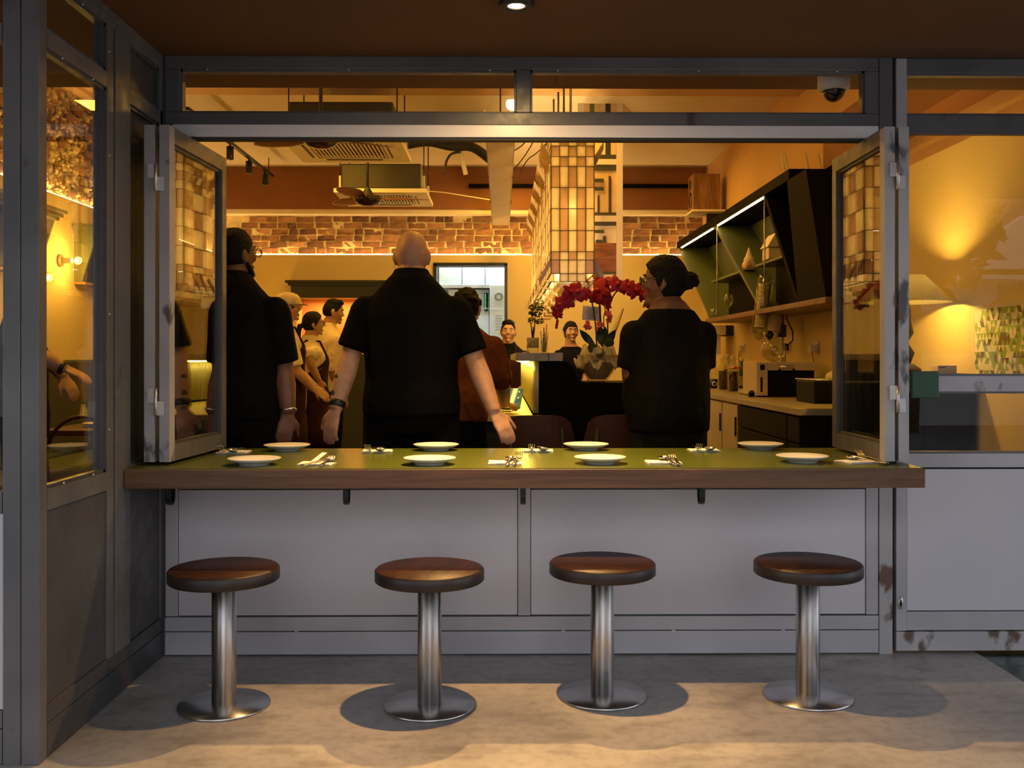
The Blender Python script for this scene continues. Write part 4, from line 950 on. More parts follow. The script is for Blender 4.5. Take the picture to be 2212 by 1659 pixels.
for sx in (.03,.42): MB().box((vx0+sx-.02,vy0+.03,WZ),(vx0+sx+.02,vy0+.39,WZ+.012)).build('foot','black_metal',t)
MB().lathe([(0,0),(.022,.0),(.022,.02),(0,.02)],(vx0-.03,vy0+.02,WZ+.03),16,axis='y').build('knob','black_metal',t); MB().box((vx0-.05,vy0+.02,WZ),(vx0-.01,vy0+.06,WZ+.03)).build('valve','black_metal',t)
# grinder / dark appliance at the near end
p=W(1742,868); t=thing('espresso_grinder','low black appliance with steel lid beside the right folded window','appliance',(p.x+.12,p.y-.1,WZ))
MB().box((-.16,-.2,.0),(.16,.2,.15),.012).build('body','appliance_black',t,local=True); MB().box((-.165,-.205,.15),(.165,.205,.158),.003).build('lid','brushed_steel',t,local=True)
MB().ell((.05,.05,.158),.06,.06,.05,18,8).build('hopper','appliance_beige',t,local=True); MB().ell((.13,-.12,.158),.04,.04,.045,14,8).build('knob','appliance_black',t,local=True)

# rotary evaporator (the glass still)
RY=8.02
def Q(px,py,dy=0): return atY(px,py,RY+dy)
fp=Q(1671,755)
rt=thing('rotary_still','tall laboratory glass still with coiled condenser and round flask','still',(fp.x,RY,WZ))
fr=27*RY/FPX
MB().ell(fp,fr,fr,fr,32,18).build('flask','flask_glass',rt,label='round clear flask'); MB().lathe([(.026,0),(.026,.05),(.032,.055),(.03,.06),(.022,.055),(.022,0)],(fp.x,RY,fp.z-fr-.055),20).build('flask_neck','flask_glass',rt)
MB().ell((fp.x+.01,RY,fp.z-.01),.035,.035,.04,16,10).build('inner_bulb','flask_glass',rt)
a,b_=Q(1640,720),Q(1655,600); ax=(b_-a)
R1=17*RY/FPX
def along(t,r): 
    d=ax.normalized(); u=d.orthogonal().normalized(); return (a+ax*t,u*r,d.cross(u)*r)
MB().loft([along(-.12,.012),along(-.02,R1*.8),along(0,R1),along(.97,R1),along(1.04,R1*.8),along(1.075,R1*.3)],24).build('condenser_jacket','flask_glass',rt,label='clear condenser tube')
Hx=[]; d=ax.normalized(); u=d.orthogonal().normalized(); v=d.cross(u)
for i in range(24*16+1):
    th=2*math.pi*i/16; Hx.append(a+ax*(.10+.78*i/(24*16))+u*math.cos(th)*R1*.66+v*math.sin(th)*R1*.66)
MB().tube(Hx,.0075,6).build('coil','ceramic_cream',rt,label='pale coiled cooling tube')
MB().tube([a+ax*.88+u*0,a+ax*.92+Vector((.05,0,.0)),a+ax*.90+Vector((.085,0,-.03))],.010).build('outlet','flask_glass',rt)
c0,c1_=Q(1668,716),Q(1674,681); dd=(c1_-c0).normalized(); uu=dd.orthogonal().normalized(); vv=dd.cross(uu); rm=16.5*RY/FPX
MB().loft([(c0,uu*rm,vv*rm),(c0+(c1_-c0)*.05,uu*rm*1.02,vv*rm*1.02),(c1_,uu*rm*1.02,vv*rm*1.02),(c1_+dd*.006,uu*rm*.96,vv*rm*.96)],30).build('motor','appliance_beige',rt,label='beige drive motor')
MB().tube([c0-dd*.01,Q(1660,726),fp+Vector((-.02,0,fr*.9))],[.03,.028,.024]).build('rotor_head','black_metal',rt)
MB().tube([a,Q(1648,712),Q(1657,722)],[.03,.03,.026]).build('vapour_duct','flask_glass',rt)
bx_=Q(1690,700,.06)
MB().cyl((bx_.x,RY+.06,WZ+.01),(bx_.x,RY+.06,Q(1690,640).z),.014,seg=14).build('stand_rod','brushed_steel',rt); MB().box((bx_.x-.16,RY-.06,WZ),(bx_.x+.07,RY+.18,WZ+.012),.004).build('stand_foot','black_metal',rt)
cc=Q(1686,628,.05); MB().box((cc.x-.022,RY+.02,cc.z-.085),(cc.x+.018,RY+.09,cc.z+.085),.004).build('controller','counter_stone',rt); MB().box((cc.x+.018,RY+.03,cc.z-.13),(cc.x+.05,RY+.09,cc.z+.02)).build('controller_bracket','black_metal',rt)
for k in range(2): MB().lathe([(0,-.004),(.007,-.003),(.008,0)],(cc.x-.004+k*.0,RY+.02,cc.z-.02-k*.035),12,axis='y').build('control_knob','red_plastic',rt)
q=Q(1688,715,.05); MB().box((q.x-.04,RY+.01,q.z-.05),(q.x+.03,RY+.09,q.z+.05),.006).build('clamp_block','black_metal',rt); q=Q(1640,682,.0); MB().obox(((q.x+c1_.x)/2,RY,q.z),Vector((.06,0,0)),Vector((0,.01,0)),Vector((0,0,.006))).build('clamp_arm','black_metal',rt)
P_=[Q(px,py,.08) for px,py in ((1692,655),(1700,690),(1712,715),(1713,735),(1703,744),(1690,742))]; MB().tube(P_,.006,8).build('cable','cable_black',rt)
# sockets, plugs
def wallat(px,py): return atX(px,py,2.469)
for px,py,lab in ((1606,752,'double white wall socket left of the glass still'),(1703,750,'double white wall socket right of the glass still')):
    q=wallat(px,py); t=thing('wall_socket',lab,'socket',(2.462,q.y,q.z-.045),'wall sockets above the worktop')
    MB().box((2.458,q.y-.075,q.z-.045),(2.469,q.y+.075,q.z+.045),.002).build('plate','socket_white',t)
    for k in (-1,1):
        MB().box((2.425,q.y+k*.035-.022,q.z-.03),(2.458,q.y+k*.035+.022,q.z+.025),.004).build('plug','plug_white' if px<1650 else 'cable_black',t); MB().tube([(2.435,q.y+k*.035,q.z-.03),(2.43,q.y+k*.035,q.z-.12),(2.44,q.y+k*.03,WZ+.01)],.004,6).build('cord','cable_black',t)
q=wallat(1766,750); t=thing('power_adapter','grey plug-in adapter on the wall near the right folded window','adapter',(2.44,q.y,q.z-.04))
MB().box((2.40,q.y-.05,q.z-.04),(2.457,q.y+.02,q.z+.02),.004).build('body','plug_white',t); MB().box((2.457,q.y-.04,q.z-.03),(2.469,q.y+.09,q.z+.05),.003).build('plate','socket_white',t); MB().tube([(2.42,q.y-.02,q.z-.04),(2.43,q.y-.03,q.z-.12),(2.44,q.y-.01,WZ+.004)],.003,6).build('cord','cable_black',t)
q=atY(1535,745,10.45); q2=atY(1571,703,10.45)
t=thing('towel_dispenser','cream wall box with dark side above the far end of the worktop','dispenser',((q.x+q2.x)/2,10.5,q.z)); MB().box((q.x-.1,10.42,q2.z-.10),(q2.x-.02,10.80,q2.z),.004).build('box','white_trim',t); MB().box((q2.x-.018,10.42,q2.z-.11),(2.469,10.80,q2.z)).build('side','black_metal',t); MB().box((q.x-.1,10.5,q.z-.1),(q2.x-.06,10.80,q2.z-.103)).build('tray','plug_white',t)

# ================================================================== ON THE BAR: ORCHID, PLANT, CUPS
OY=5.82; ob=atY(1292,828,OY)
orc=thing('potted_orchid','red orchid with arching stems in a ribbed glass bowl on the bar','plant',(ob.x,OY,lz+.004))
B0=Vector((ob.x,OY,lz+.004))
prof_=[(.045,0),(.05,.004),(.075,.04),(.105,.09),(.118,.13),(.120,.16),(.114,.16),(.11,.13),(.097,.09),(.066,.04),(.04,.012),(0,.012)]
m=MB(); sg=64; vs=[];fs=[]
for r_,z_ in prof_:
    for k_ in range(sg):
        t_=2*math.pi*k_/sg; rr=r_*(1+.035*math.cos(16*t_)); vs.append(B0+Vector((rr*math.cos(t_),rr*math.sin(t_),z_)))
for i in range(len(prof_)-1):
    for k_ in range(sg): a_=i*sg+k_;b2=i*sg+(k_+1)%sg; fs.append((a_,b2,b2+sg,a_+sg))
m._add(vs,fs,True); glass('ribbed_glass',(.86,.84,.76),1,.03); o=m.build('bowl','ribbed_glass',orc,label='ribbed clear bowl')
MB().loft([(B0+Vector((0,0,.016)),Vector((.045,0,0)),Vector((0,.045,0))),(B0+Vector((0,0,.05)),Vector((.072,0,0)),Vector((0,.072,0))),(B0+Vector((0,0,.10)),Vector((.10,0,0)),Vector((0,.10,0))),(B0+Vector((0,0,.14)),Vector((.108,0,0)),Vector((0,.108,0)))],28).build('wrapping','gauze',orc)
m=MB(); n1,n2=56,6; vs=[];fs=[]
for i in range(n2):
    for k_ in range(n1):
        t_=2*math.pi*k_/n1; r_=.05+.085*i/(n2-1); z_=.15+.05*math.sin(i*1.1)+.022*math.sin(7*t_+i)+.014*math.sin(13*t_+2*i); rr=r_+.014*math.sin(9*t_+i*.7); vs.append(B0+Vector((rr*math.cos(t_),rr*math.sin(t_),z_)))
for i in range(n2-1):
    for k_ in range(n1): a_=i*n1+k_;b2=i*n1+(k_+1)%n1; fs.append((a_,b2,b2+n1,a_+n1))
m._add(vs,fs,True); ob_=m.build('gauze_ruffle','gauze',orc); sol=ob_.modifiers.new('s','SOLIDIFY'); sol.thickness=.002
def O(px,py,dy=0): return atY(px,py,OY+dy)
def curve(P,n=6):
    Qs=[]
    for i in range(len(P)-1):
        p0=P[max(i-1,0)];p1=P[i];p2=P[i+1];p3=P[min(i+2,len(P)-1)]
        for k_ in range(n):
            t_=k_/n; Qs.append(.5*((2*p1)+(p2-p0)*t_+(2*p0-5*p1+4*p2-p3)*t_*t_+(3*p1-p0-3*p2+p3)*t_**3))
    return Qs+[P[-1]]
for pts,r_ in (([(1289,748,0),(1286,700,0),(1279,655,-.02),(1268,638,-.03),(1250,632,-.04),(1228,638,-.05),(1212,655,-.05),(1205,680,-.05),(1203,698,-.05)],.0045),([(1313,745,.02),(1313,690,.02),(1318,655,.02),(1334,628,.0),(1358,622,-.02),(1384,636,-.03),(1402,655,-.04),(1410,666,-.04)],.0045),([(1300,748,.01),(1297,690,.02),(1294,640,.02),(1292,620,.02)],.006),([(1308,740,.03),(1304,690,.03),(1307,668,.03),(1300,650,.03),(1298,640,.03)],.003)):
    MB().tube(curve([O(*q) for q in pts]),r_,7).build('stem','stem_green',orc)
def flower_me(mat,s,seed):
    rnd=random.Random(seed); m=MB()
    for k_,(ang,ln,wd) in enumerate(((90,1.0,.62),(215,.95,.55),(325,.95,.55),(10,1.05,.95),(170,1.05,.95))):
        M=Matrix.Rotation(R(ang+rnd.uniform(-6,6)),4,'Y'); vs=[];fs=[]
        nu,nv=5,4
        for i in range(nu+1):
            u_=i/nu; w_=wd*math.sin(math.pi*min(.97,.12+u_*.86))**.7*.5
            for j in range(nv+1):
                v_=j/nv*2-1; p=Vector((u_*ln,-.12*u_+.35*u_*u_-.10*(1-v_*v_)*u_ + rnd.uniform(-.02,.02),v_*w_)); vs.append(M@(p*s))
        for i in range(nu):
            for j in range(nv): a_=i*(nv+1)+j; fs.append((a_,a_+1,a_+nv+2,a_+nv+1))
        m._add(vs,fs,True)
    m.ell((0,-.10*s,-.05*s),.22*s,.25*s,.3*s,8,6)
    me=m.mesh('flower'); me.materials.append(MT[mat]); return me
FL=[flower_me('orchid_red',.055,k_) for k_ in range(4)]; FP=[flower_me('orchid_pink',.027,k_) for k_ in range(2)]
for k_,(px,py,dy,s) in enumerate(((1208,658,-.06,1.0),(1204,668,-.05,.8),(1218,645,-.06,1),(1233,631,-.06,1.1),(1228,652,-.03,.8),(1250,629,-.07,1.15),(1259,634,-.03,.9),(1290,627,-.05,1.4),(1293,644,-.02,1.1),(1307,637,-.02,1.1),(1313,656,0,.7),(1322,612,-.03,1),(1334,613,-.05,1.15),(1347,615,-.04,1.1),(1358,616,-.05,1),(1374,628,-.06,1.15),(1384,636,-.04,.9),(1397,647,-.06,1),(1409,658,-.05,.7),(1205,682,-.05,.6),(1315,646,.0,.9),(1299,616,-.02,1.0),(1282,634,-.02,.9))):
    q=O(px,py,dy); link_copy(FL[k_%4],'flower',orc,q-orc.location,(R(random.uniform(-20,15)),R(random.uniform(0,360)),R(random.uniform(-40,40))),(s,)*3)
for k_,(px,py,dy,s) in enumerate(((1268,702,-.06,1.1),(1270,706,-.05,.9),(1313,680,-.04,1.1),(1316,690,-.03,1),(1297,700,-.02,1),(1293,707,-.02,.8))):
    q=O(px,py,dy); link_copy(FP[k_%2],'flower',orc,q-orc.location,(R(random.uniform(-30,20)),R(random.uniform(0,360)),R(random.uniform(-40,40))),(s,)*3)
for px,py in ((1203,700),(1202,706),(1204,694)): MB().ell(O(px,py,-.05),.009,.009,.013,8,6).build('bud','orchid_red',orc)
def leafm(p0,p1,wd,mat,par,nm='leaf',bend=.02):
    p0,p1=Vector(p0),Vector(p1); d=p1-p0; s_=d.cross(Vector((0,1,0)))
    s_=s_.normalized() if s_.length>1e-5 else Vector((1,0,0)); n_=s_.cross(d).normalized(); secs=[]
    for i in range(7):
        t_=i/6; w_=wd*max(.06,math.sin(math.pi*(.08+.9*t_))); secs.append((p0+d*t_+n_*bend*math.sin(math.pi*t_),s_*w_,n_*.0025))
    return MB().loft(secs,8).build(nm,mat,par)
for a_,b2,w_ in (((1285,748,-.05),(1252,712,-.08),.022),((1295,750,-.06),(1270,752,-.16),.028),((1300,745,-.02),(1297,705,-.04),.030),((1305,748,-.03),(1325,735,-.10),.026),((1310,745,.02),(1330,712,.02),.024),((1290,750,-.04),(1300,765,-.16),.03),((1302,742,.03),(1308,706,.05),.03)):
    leafm(O(*a_),O(*b2),w_,'leaf_green',orc)
fr0,fr1=O(1316,744,.02),O(1347,666,.02); m=MB(); m.tube([fr0,(fr0+fr1)/2+Vector((.01,0,0)),fr1],.0018,5)
for i in range(22):
    t_=.15+.85*i/22; p=fr0+(fr1-fr0)*t_; l_=.030*(1-t_*.7)
    for sg_ in (-1,1): m.tube([p,p+Vector((sg_*l_*.8,0,l_*.6))],[.0022,.0008],4)
m.build('fern_frond','leaf_green',orc,fix=False)
cq=O(1278,677,.05); cd_=MB().obox(cq,Vector((20*OY/FPX,0,-.004)),Vector((0,.0012,0)),Vector((.003,0,15.5*OY/FPX))).build('greeting_card','card_white',orc)
m=MB()
for i in range(9): m.obox(cq+Vector((random.uniform(-.004,.004),-.0018,.03-i*.0075)),Vector((random.uniform(.022,.042),0,-.0006)),Vector((0,.0004,0)),Vector((0,0,.0011)))
o=m.build('printed_line','ink',cd_,fix=False); o['kind']='stuff'
MB().tube([O(1290,692,.05),O(1293,745,.03)],.002,5).build('card_stick','stem_green',orc)
# ming aralia in a clear cylinder
py_=5.78; pb=atY(1151,760,py_)
pl_=thing('vase_plant','small feathery plant in a clear glass cylinder on the stone ledge','plant',(pb.x,py_,bt))
MB().lathe([(0,0),(.038,0),(.038,.092),(.0355,.092),(.0355,.006),(0,.006)],(pb.x,py_,bt),28).build('vase','clear_glass',pl_); MB().lathe([(0,.03),(.033,.03),(.034,.088),(0,.088)],(pb.x,py_,bt),24).build('soil_pot','cardboard',pl_)
m=MB()
for (px,py) in ((1146,690),(1157,672),(1152,705)): m.tube([(pb.x,py_,bt+.08),atY((1151+px)/2,715,py_),atY(px,py,py_)],[.006,.004,.002],6)
m.build('trunk','bark',pl_)
m=MB(); rnd=random.Random(5)
for cx_,cy_,rx_,ry_ in ((1163,655,12,8),(1150,664,8,6),(1168,668,9,6),(1160,680,12,6),(1148,692,9,7),(1165,694,10,6),(1152,676,10,5)):
    for i in range(40):
        a_=rnd.uniform(0,6.28); r_=rnd.random()**.5; q=atY(cx_+rx_*r_*math.cos(a_),cy_+ry_*r_*math.sin(a_),py_+rnd.uniform(-.03,.03)); d_=Vector((rnd.uniform(-1,1),rnd.uniform(-1,1),rnd.uniform(-.3,.6))).normalized()*.012; s_=d_.orthogonal().normalized()*.005
        m._add([q-d_,q+s_,q+d_,q-s_,q+d_.cross(s_).normalized()*.001],[(0,1,2,3),(0,1,4),(1,2,4),(2,3,4),(3,0,4)])
o=m.build('foliage','leaf_green',pl_,fix=False); o['kind']='stuff'
pc=atY(1175,760,5.80); t=thing('pen_cup','clear cup full of pens and sticks on the stone ledge','cup',(pc.x,5.80,bt))
MB().lathe([(0,0),(.021,0),(.023,.075),(.021,.075),(.019,.004),(0,.004)],(pc.x,5.80,bt),20).build('cup','clear_glass',t)
for k_,(dx,h,mt) in enumerate(((-.012,.13,'label_cream'),(-.004,.11,'cutlery_steel'),(.004,.125,'ceramic_cream'),(.010,.17,'orchid_pink'),(.0,.15,'black_metal'),(.014,.12,'cutlery_steel'))): MB().tube([(pc.x+dx*.6,5.80+.004*k_-.01,bt+.005),(pc.x+dx*1.7,5.80+.003*k_-.01,bt+h)],.003,6).build('pen',mt,t)
MB().box((atY(1130,760,5.7).x,5.66,bt),(atY(1138,760,5.7).x,5.82,bt+.006)).build('order_pad','cardboard',label='small pad at the end of the stone ledge beside the glass cylinder',cat='pad')

# ================================================================== LEFT DINING SIDE
LW=XL+.10
bq=thing('banquette','green padded banquette along the left wall','bench',(LW+.3,8.4,0))
for k_ in range(6): MB().box((LW+.002,5.0+k_*1.15,.45),(LW+.10,6.142+k_*1.15,1.18),.02).build('back_cushion','banquette_green',bq)
MB().box((LW+.002,5.0,0),(LW+.10,11.9,.448)).build('plinth','banquette_green',bq); MB().box((LW+.102,5.0,0),(LW+.50,11.9,.45),.02).build('seat','banquette_green',bq)
MB().box((nx0-.3,11.95,0),(kx0-.25,12.075,1.24),.01).build('niche_wainscot','dark_green_wood',label='dark green panel under the orange niche on the rear wall',cat='panel')
# pelmet over the niche
m_=thing('pelmet','dark green cornice box above the orange niche','cornice',((nx0+nx1)/2,12.0,nz1))
pz=atY(700,606,11.95).z
MB().box((nx0-.04,11.93,nz1-.01),(nx1+.1,12.079,pz-.03)).build('fascia','dark_green_wood',m_); MB().box((nx0-.10,11.88,pz-.03),(nx1+.16,12.079,pz)).build('cap_moulding','dark_green_wood',m_); MB().box((nx0-.07,11.905,pz-.06),(nx1+.13,12.079,pz-.03)).build('bed_moulding','dark_green_wood',m_)
light('AREA','niche_lamp',((nx0+nx1)/2,12.25,nz1-.03),7,(1,.5,.15),sx=.8,sy=.1)
light('POINT','corner_lamp',(nx0-.25,11.6,1.75),4,WARM,.05)
def hood(loc,label,y1):
    t=thing('wall_hood',label,'hood',loc,'green wall hoods on the left wall')
    z1=.50
    MB().prism([(0,0,.46),(.20,0,.46),(.17,0,.36),(.06,0,.02),(0,0,.02)],(0,.03,0)).build('side_panel','shelf_green',t,local=True); MB().prism([(0,y1-.03,.46),(.20,y1-.03,.46),(.17,y1-.03,.36),(.06,y1-.03,.02),(0,y1-.03,.02)],(0,.03,0)).build('side_panel','shelf_green',t,local=True)
    for k_,(e,z_) in enumerate(((.20,.41),(.225,.435),(.25,.46))): MB().box((0,-.02-.012*k_,z_),(e+.01,y1+.02+.012*k_,z_+.024)).build('cornice_step','shelf_green',t,local=True)
    MB().prism([(.165,.03,.355),(.172,.03,.355),(.067,.03,.02),(.058,.03,.02)],(0,y1-.06,0)).build('front_glass','appliance_black',t,local=True); MB().box((0,0,0),(.09,y1,.02)).build('bottom_ledge','lamp_wood',t,local=True)
    return t
h1=atX(160,614,LW); hood((LW,h1.y,h1.z),'green wall hood with sloping dark front, beside the globe sconce',1.0); h0=atX(160,614,LW); hood((LW,h1.y-1.75,h1.z),'green wall hood nearer the front glass on the left wall',1.0)
sq=atX(128,563,LW)
def sconce(loc,label):
    t=thing('wall_sconce',label,'lamp',loc,'globe sconces on the left wall')
    MB().lathe([(0,0),(.048,0),(.050,.010),(.044,.022),(0,.024)],(0,0,0),28,axis='x').build('backplate','lamp_wood',t,local=True); MB().lathe([(.02,.022),(.022,.05),(.018,.085),(.024,.09),(.024,.10),(0,.10)],(0,0,0),20,axis='x').build('socket','hinge_steel',t,local=True)
    MB().ell((.145,0,0),.042,.042,.042,20,12).build('globe','bulb_glass',t,local=True); MB().ell((.135,0,0),.012,.007,.012,10,6).build('filament','bulb_glow',t,local=True)
    return t
s1=sconce(sq,'globe bulb wall sconce left of the green hood'); q_=atX(106,600,LW+.145); sconce((LW,q_.y,q_.z),'lower globe bulb wall sconce at the edge of the steel post')
light('POINT','sconce_bulb',(LW+.145,sq.y,sq.z),16,WARM2,.04); light('POINT','sconce_bulb',(LW+.145,q_.y,q_.z),8,WARM2,.04)
def table(loc,w_,d_,label):
    t=thing('dining_table',label,'table',loc,'dining tables on the left side')
    MB().box((-w_/2,-d_/2,.715),(w_/2,d_/2,.75),.006).build('tabletop','chair_wood',t,local=True); MB().cyl((0,0,.02),(0,0,.715),.035).build('column','black_metal',t,local=True); MB().lathe([(0,0),(.22,0),(.22,.01),(.04,.03),(0,.03)],(0,0,0),28).build('base','black_metal',t,local=True)
    return t
ta=table((-2.48,8.35,0),.75,.75,'dining table beside the green banquette, farther from the front'); tb2=dup(ta,(-2.50,6.45,0),'dining table nearer the glass side wall')
for k_,(x,y,lab) in enumerate(((-2.68,8.25,'white plate on the far left dining table, left one'),(-2.30,8.3,'white plate on the far left dining table, right one'),(-2.62,6.4,'white plate on the near left dining table'))):
    o=p0.copy(); COL.objects.link(o); o.location=(x,y,.75); o['label']=lab; o['group']='white plates on the dining tables'
def bent_chair(loc,rz,label):
    t=thing('bentwood_chair',label,'chair',loc,'bentwood chairs at the left tables',rz)
    pts=[Vector((.19*math.cos(a_),-.18,.62+.24*math.sin(a_)*1.0)) for a_ in [math.pi*i/12 for i in range(13)]]
    MB().tube([(.17,-.17,.45)]+pts+[(-.17,-.17,.45)],.012,8).build('back_hoop','chair_wood',t,local=True); MB().lathe([(0,.44),(.19,.44),(.2,.45),(.19,.462),(0,.462)],(0,0,0),28).build('seat','chair_wood',t,local=True)
    for sx in (-1,1):
        for sy in (-1,1): MB().tube([(sx*.13,sy*.13,.44),(sx*.18,sy*.18,0)],.013,8).build('leg','chair_wood',t,local=True)
    return t
b1=bent_chair((-2.45,5.85,0),R(10),'bentwood chair in front of the near left dining table'); dup(b1,(-2.1,7.55,0),'bentwood chair between the two left dining tables',R(80))

# ================================================================== BEHIND THE RIGHT DOOR: SIDEBOARD, LAMP, FACETED PANEL
LYY=5.32; lx=2.19
sb=thing('sideboard','dark sideboard under the shaded lamp behind the glass door','sideboard',(2.17,5.33,0))
MB().box((1.92,5.06,.05),(2.44,5.6,1.08),.004).build('body','appliance_black',sb); MB().box((1.90,5.04,1.08),(2.455,5.62,1.115),.004).build('top','cabinet_dark',sb); 
for k_ in (0,1): MB().box((1.93+k_*.255,5.045,.62),(2.175+k_*.255,5.06,1.06),.003).build('door','cabinet_dark',sb); MB().box((1.93+k_*.255,5.045,.10),(2.175+k_*.255,5.06,.60),.003).build('door','cabinet_dark',sb)
MB().box((1.93,5.08,0),(2.43,5.58,.05)).build('plinth','black_metal',sb)
lm=thing('table_lamp','table lamp with pale cone shade on the sideboard by the glass door','lamp',(lx,LYY,1.115))
lzt,lzb=atY(1990,596,LYY).z,atY(2030,654,LYY).z
MB().lathe([(.247,lzb-1.115),(.108,lzt-1.115),(.105,lzt-1.115),(.244,lzb-1.115)],(lx,LYY,1.115),40,cap=False).build('shade','lamp_shade',lm)
m=MB(); rnd=random.Random(2); m.tube([(lx,LYY,1.16)]+[(lx+rnd.uniform(-.02,.02),LYY+rnd.uniform(-.02,.02),1.16+.06*i) for i in range(1,7)],[.03,.045,.03,.042,.026,.034,.012],12); m.build('trunk_stem','lamp_base',lm); MB().lathe([(0,0),(.085,0),(.09,.02),(.05,.05),(0,.055)],(lx,LYY,1.115),28).build('foot','lamp_base',lm)
MB().ell((lx,LYY,1.555),.028,.028,.035,14,8).build('bulb','bulb_glow',lm); MB().cyl((lx,LYY,1.50),(lx,LYY,1.53),.02).build('socket','hinge_steel',lm)
m=MB()
for k_ in range(3): a_=R(120*k_); m.tube([(lx,LYY,1.50),(lx+.19*math.cos(a_),LYY+.19*math.sin(a_),lzb+.07)],.002,4)
m.build('shade_spider','black_metal',lm)
light('POINT','lamp_bulb',(lx,LYY,1.56),170,WARM2,.03)
q=atY(2028,797,5.2); t=thing('small_card_box','small cardboard box on the sideboard beside the lamp','box',(2.3,5.15,1.115)); MB().box((q.x-.05,5.10,1.115),(q.x+.05,5.18,1.158),.002).build('carton','cardboard',t); MB().box((q.x-.045,5.0985,1.145),(q.x-.01,5.0995,1.152)).build('printed_mark','ink',t)
fx=2.468; fa,fb=atX(2103,730,fx-.02).y,4.45; fz0,fz1=1.10,1.47
fpn=thing('faceted_panel','wall panel of green, cream and brown triangles behind the glass door','panel',(fx-.01,(fa+fb)/2,fz0))
MB().box((fx-.012,fb,fz0),(fx,fa,fz1)).build('backing','label_cream',fpn)
paint('tri_green',(.30,.42,.03),.5,0,.1); paint('tri_cream',(.78,.74,.50),.5,0,.04); paint('tri_brown',(.16,.10,.03),.5,0,.1)
rnd=random.Random(11); ms={'tri_green':MB(),'tri_cream':MB(),'tri_brown':MB()}; s_=.036; nY=int((fa-fb)/s_); nZ=int((fz1-fz0)/(s_*.866))
for i in range(nY*2):
    for j in range(nZ):
        y=fb+i*s_/2; z=fz0+j*s_*.866+.004; up=(i+j)%2==0
        if y+s_>fa: continue
        tri=[(fx-.014,y,z if up else z+s_*.86),(fx-.014,y+s_,z if up else z+s_*.86),(fx-.014,y+s_/2,z+s_*.86 if up else z)]
        ms[rnd.choice(['tri_green','tri_cream','tri_cream','tri_brown','tri_green'])].prism(tri,(-.002-.002*rnd.random(),0,0))
for k_,m in ms.items(): o=m.build('facet',k_,fpn,fix=False); o['kind']='stuff'

# ================================================================== KITCHEN SEEN THROUGH THE HATCH
hz=atY(1000,650,14.0); 
t=thing('extractor_hood','stainless extractor hood in the kitchen beyond the hatch','hood',(-.55,14.2,hz.z))
z0_,z1_=atY(1000,660,13.6).z,atY(1000,615,13.6).z
for k_ in range(3):
    xa=atY(948+k_*50,600,13.6).x; xb=atY(998+k_*50,600,13.6).x; MB().box((xa+.004,13.6,z1_),(xb-.004,14.8,3.1)).build('duct_panel','kitchen_steel',t)
MB().prism([(atY(935,1,13.5).x,13.35,z1_-.06),(atY(935,1,13.5).x,13.35,z1_-.02),(atY(935,1,13.5).x,13.6,z1_),(atY(935,1,13.5).x,14.8,z1_),(atY(935,1,13.5).x,14.8,z1_-.06)],(1.0,0,0)).build('canopy','kitchen_steel',t)
fx0,fx1=atY(1058,700,13.2).x,atY(1092,700,13.2).x
t=thing('kitchen_column','white kitchen cabinet with a round vent and louvres beyond the hatch','cabinet',((fx0+fx1)/2,13.3,0))
fzt=atY(1070,615,13.2).z
MB().box((fx0,13.2,0),(fx1+.3,13.8,fzt),.01).build('body','kitchen_white',t); vc=atY(1077,640,13.2); MB().lathe([(.032,-.004),(.036,-.010),(.054,-.010),(.058,0)],(vc.x,13.2,vc.z),28,axis='y').build('round_vent','counter_stone',t)
sl=MB().box((-.045,-.004,-.004),(.045,.004,.004)).mesh('louvre'); sl.materials.append(MT['counter_stone'])
for i in range(6): q=atY(1077,682+i*6,13.2); link_copy(sl,'louvre',t,(q.x-t.location.x,13.197-t.location.y,q.z))
q0_,q1_=atY(1000,625,13.5),atY(1056,672,13.5)
t=thing('kitchen_fridge','upright white chiller with green lit display edge beyond the hatch','fridge',((q0_.x+q1_.x)/2,13.7,0))
MB().box((q0_.x-.2,13.5,0),(q1_.x,14.1,q0_.z),.01).build('body','kitchen_white',t); MB().box((q0_.x-.12,13.48,q1_.z),(q1_.x-.10,13.5,q0_.z-.06)).build('door_glass','kitchen_steel',t); MB().box((q1_.x-.06,13.47,q1_.z),(q1_.x-.012,13.5,q0_.z-.05)).build('display','appliance_black',t)
gl=MB().box((-.006,-.003,-.006),(.006,.003,.006)).mesh('indicator'); gl.materials.append(MT['led_green'])
for i in range(10): link_copy(gl,'indicator',t,(q1_.x-.045-t.location.x,13.468-t.location.y,q1_.z+.03+i*.022))
# ================================================================== PEOPLE
def grown(mb,name,mat,parent,vox=.008,smooth=3,M=None,label=None,world_off=None):
    """closed overlapping volumes fused into one continuous skin"""
    me=mb.mesh('raw',fix=False); bm=bmesh.new(); bm.from_mesh(me); bmesh.ops.recalc_face_normals(bm,faces=bm.faces); bm.to_mesh(me); bm.free()
    o=bpy.data.objects.new('raw',me); COL.objects.link(o)
    r=o.modifiers.new('r','REMESH'); r.mode='VOXEL'; r.voxel_size=vox
    s=o.modifiers.new('s','SMOOTH'); s.factor=.5; s.iterations=smooth
    bpy.context.view_layer.update(); dg=bpy.context.evaluated_depsgraph_get()
    m2=bpy.data.meshes.new_from_object(o.evaluated_get(dg)); bpy.data.objects.remove(o); bpy.data.meshes.remove(me)
    m2.name=name
    m2.polygons.foreach_set('use_smooth',[True]*len(m2.polygons)); m2.materials.clear(); m2.materials.append(MT[mat])
    ob=bpy.data.objects.new(name,m2); COL.objects.link(ob); ob.parent=parent
    if label: ob['label']=label
    return ob
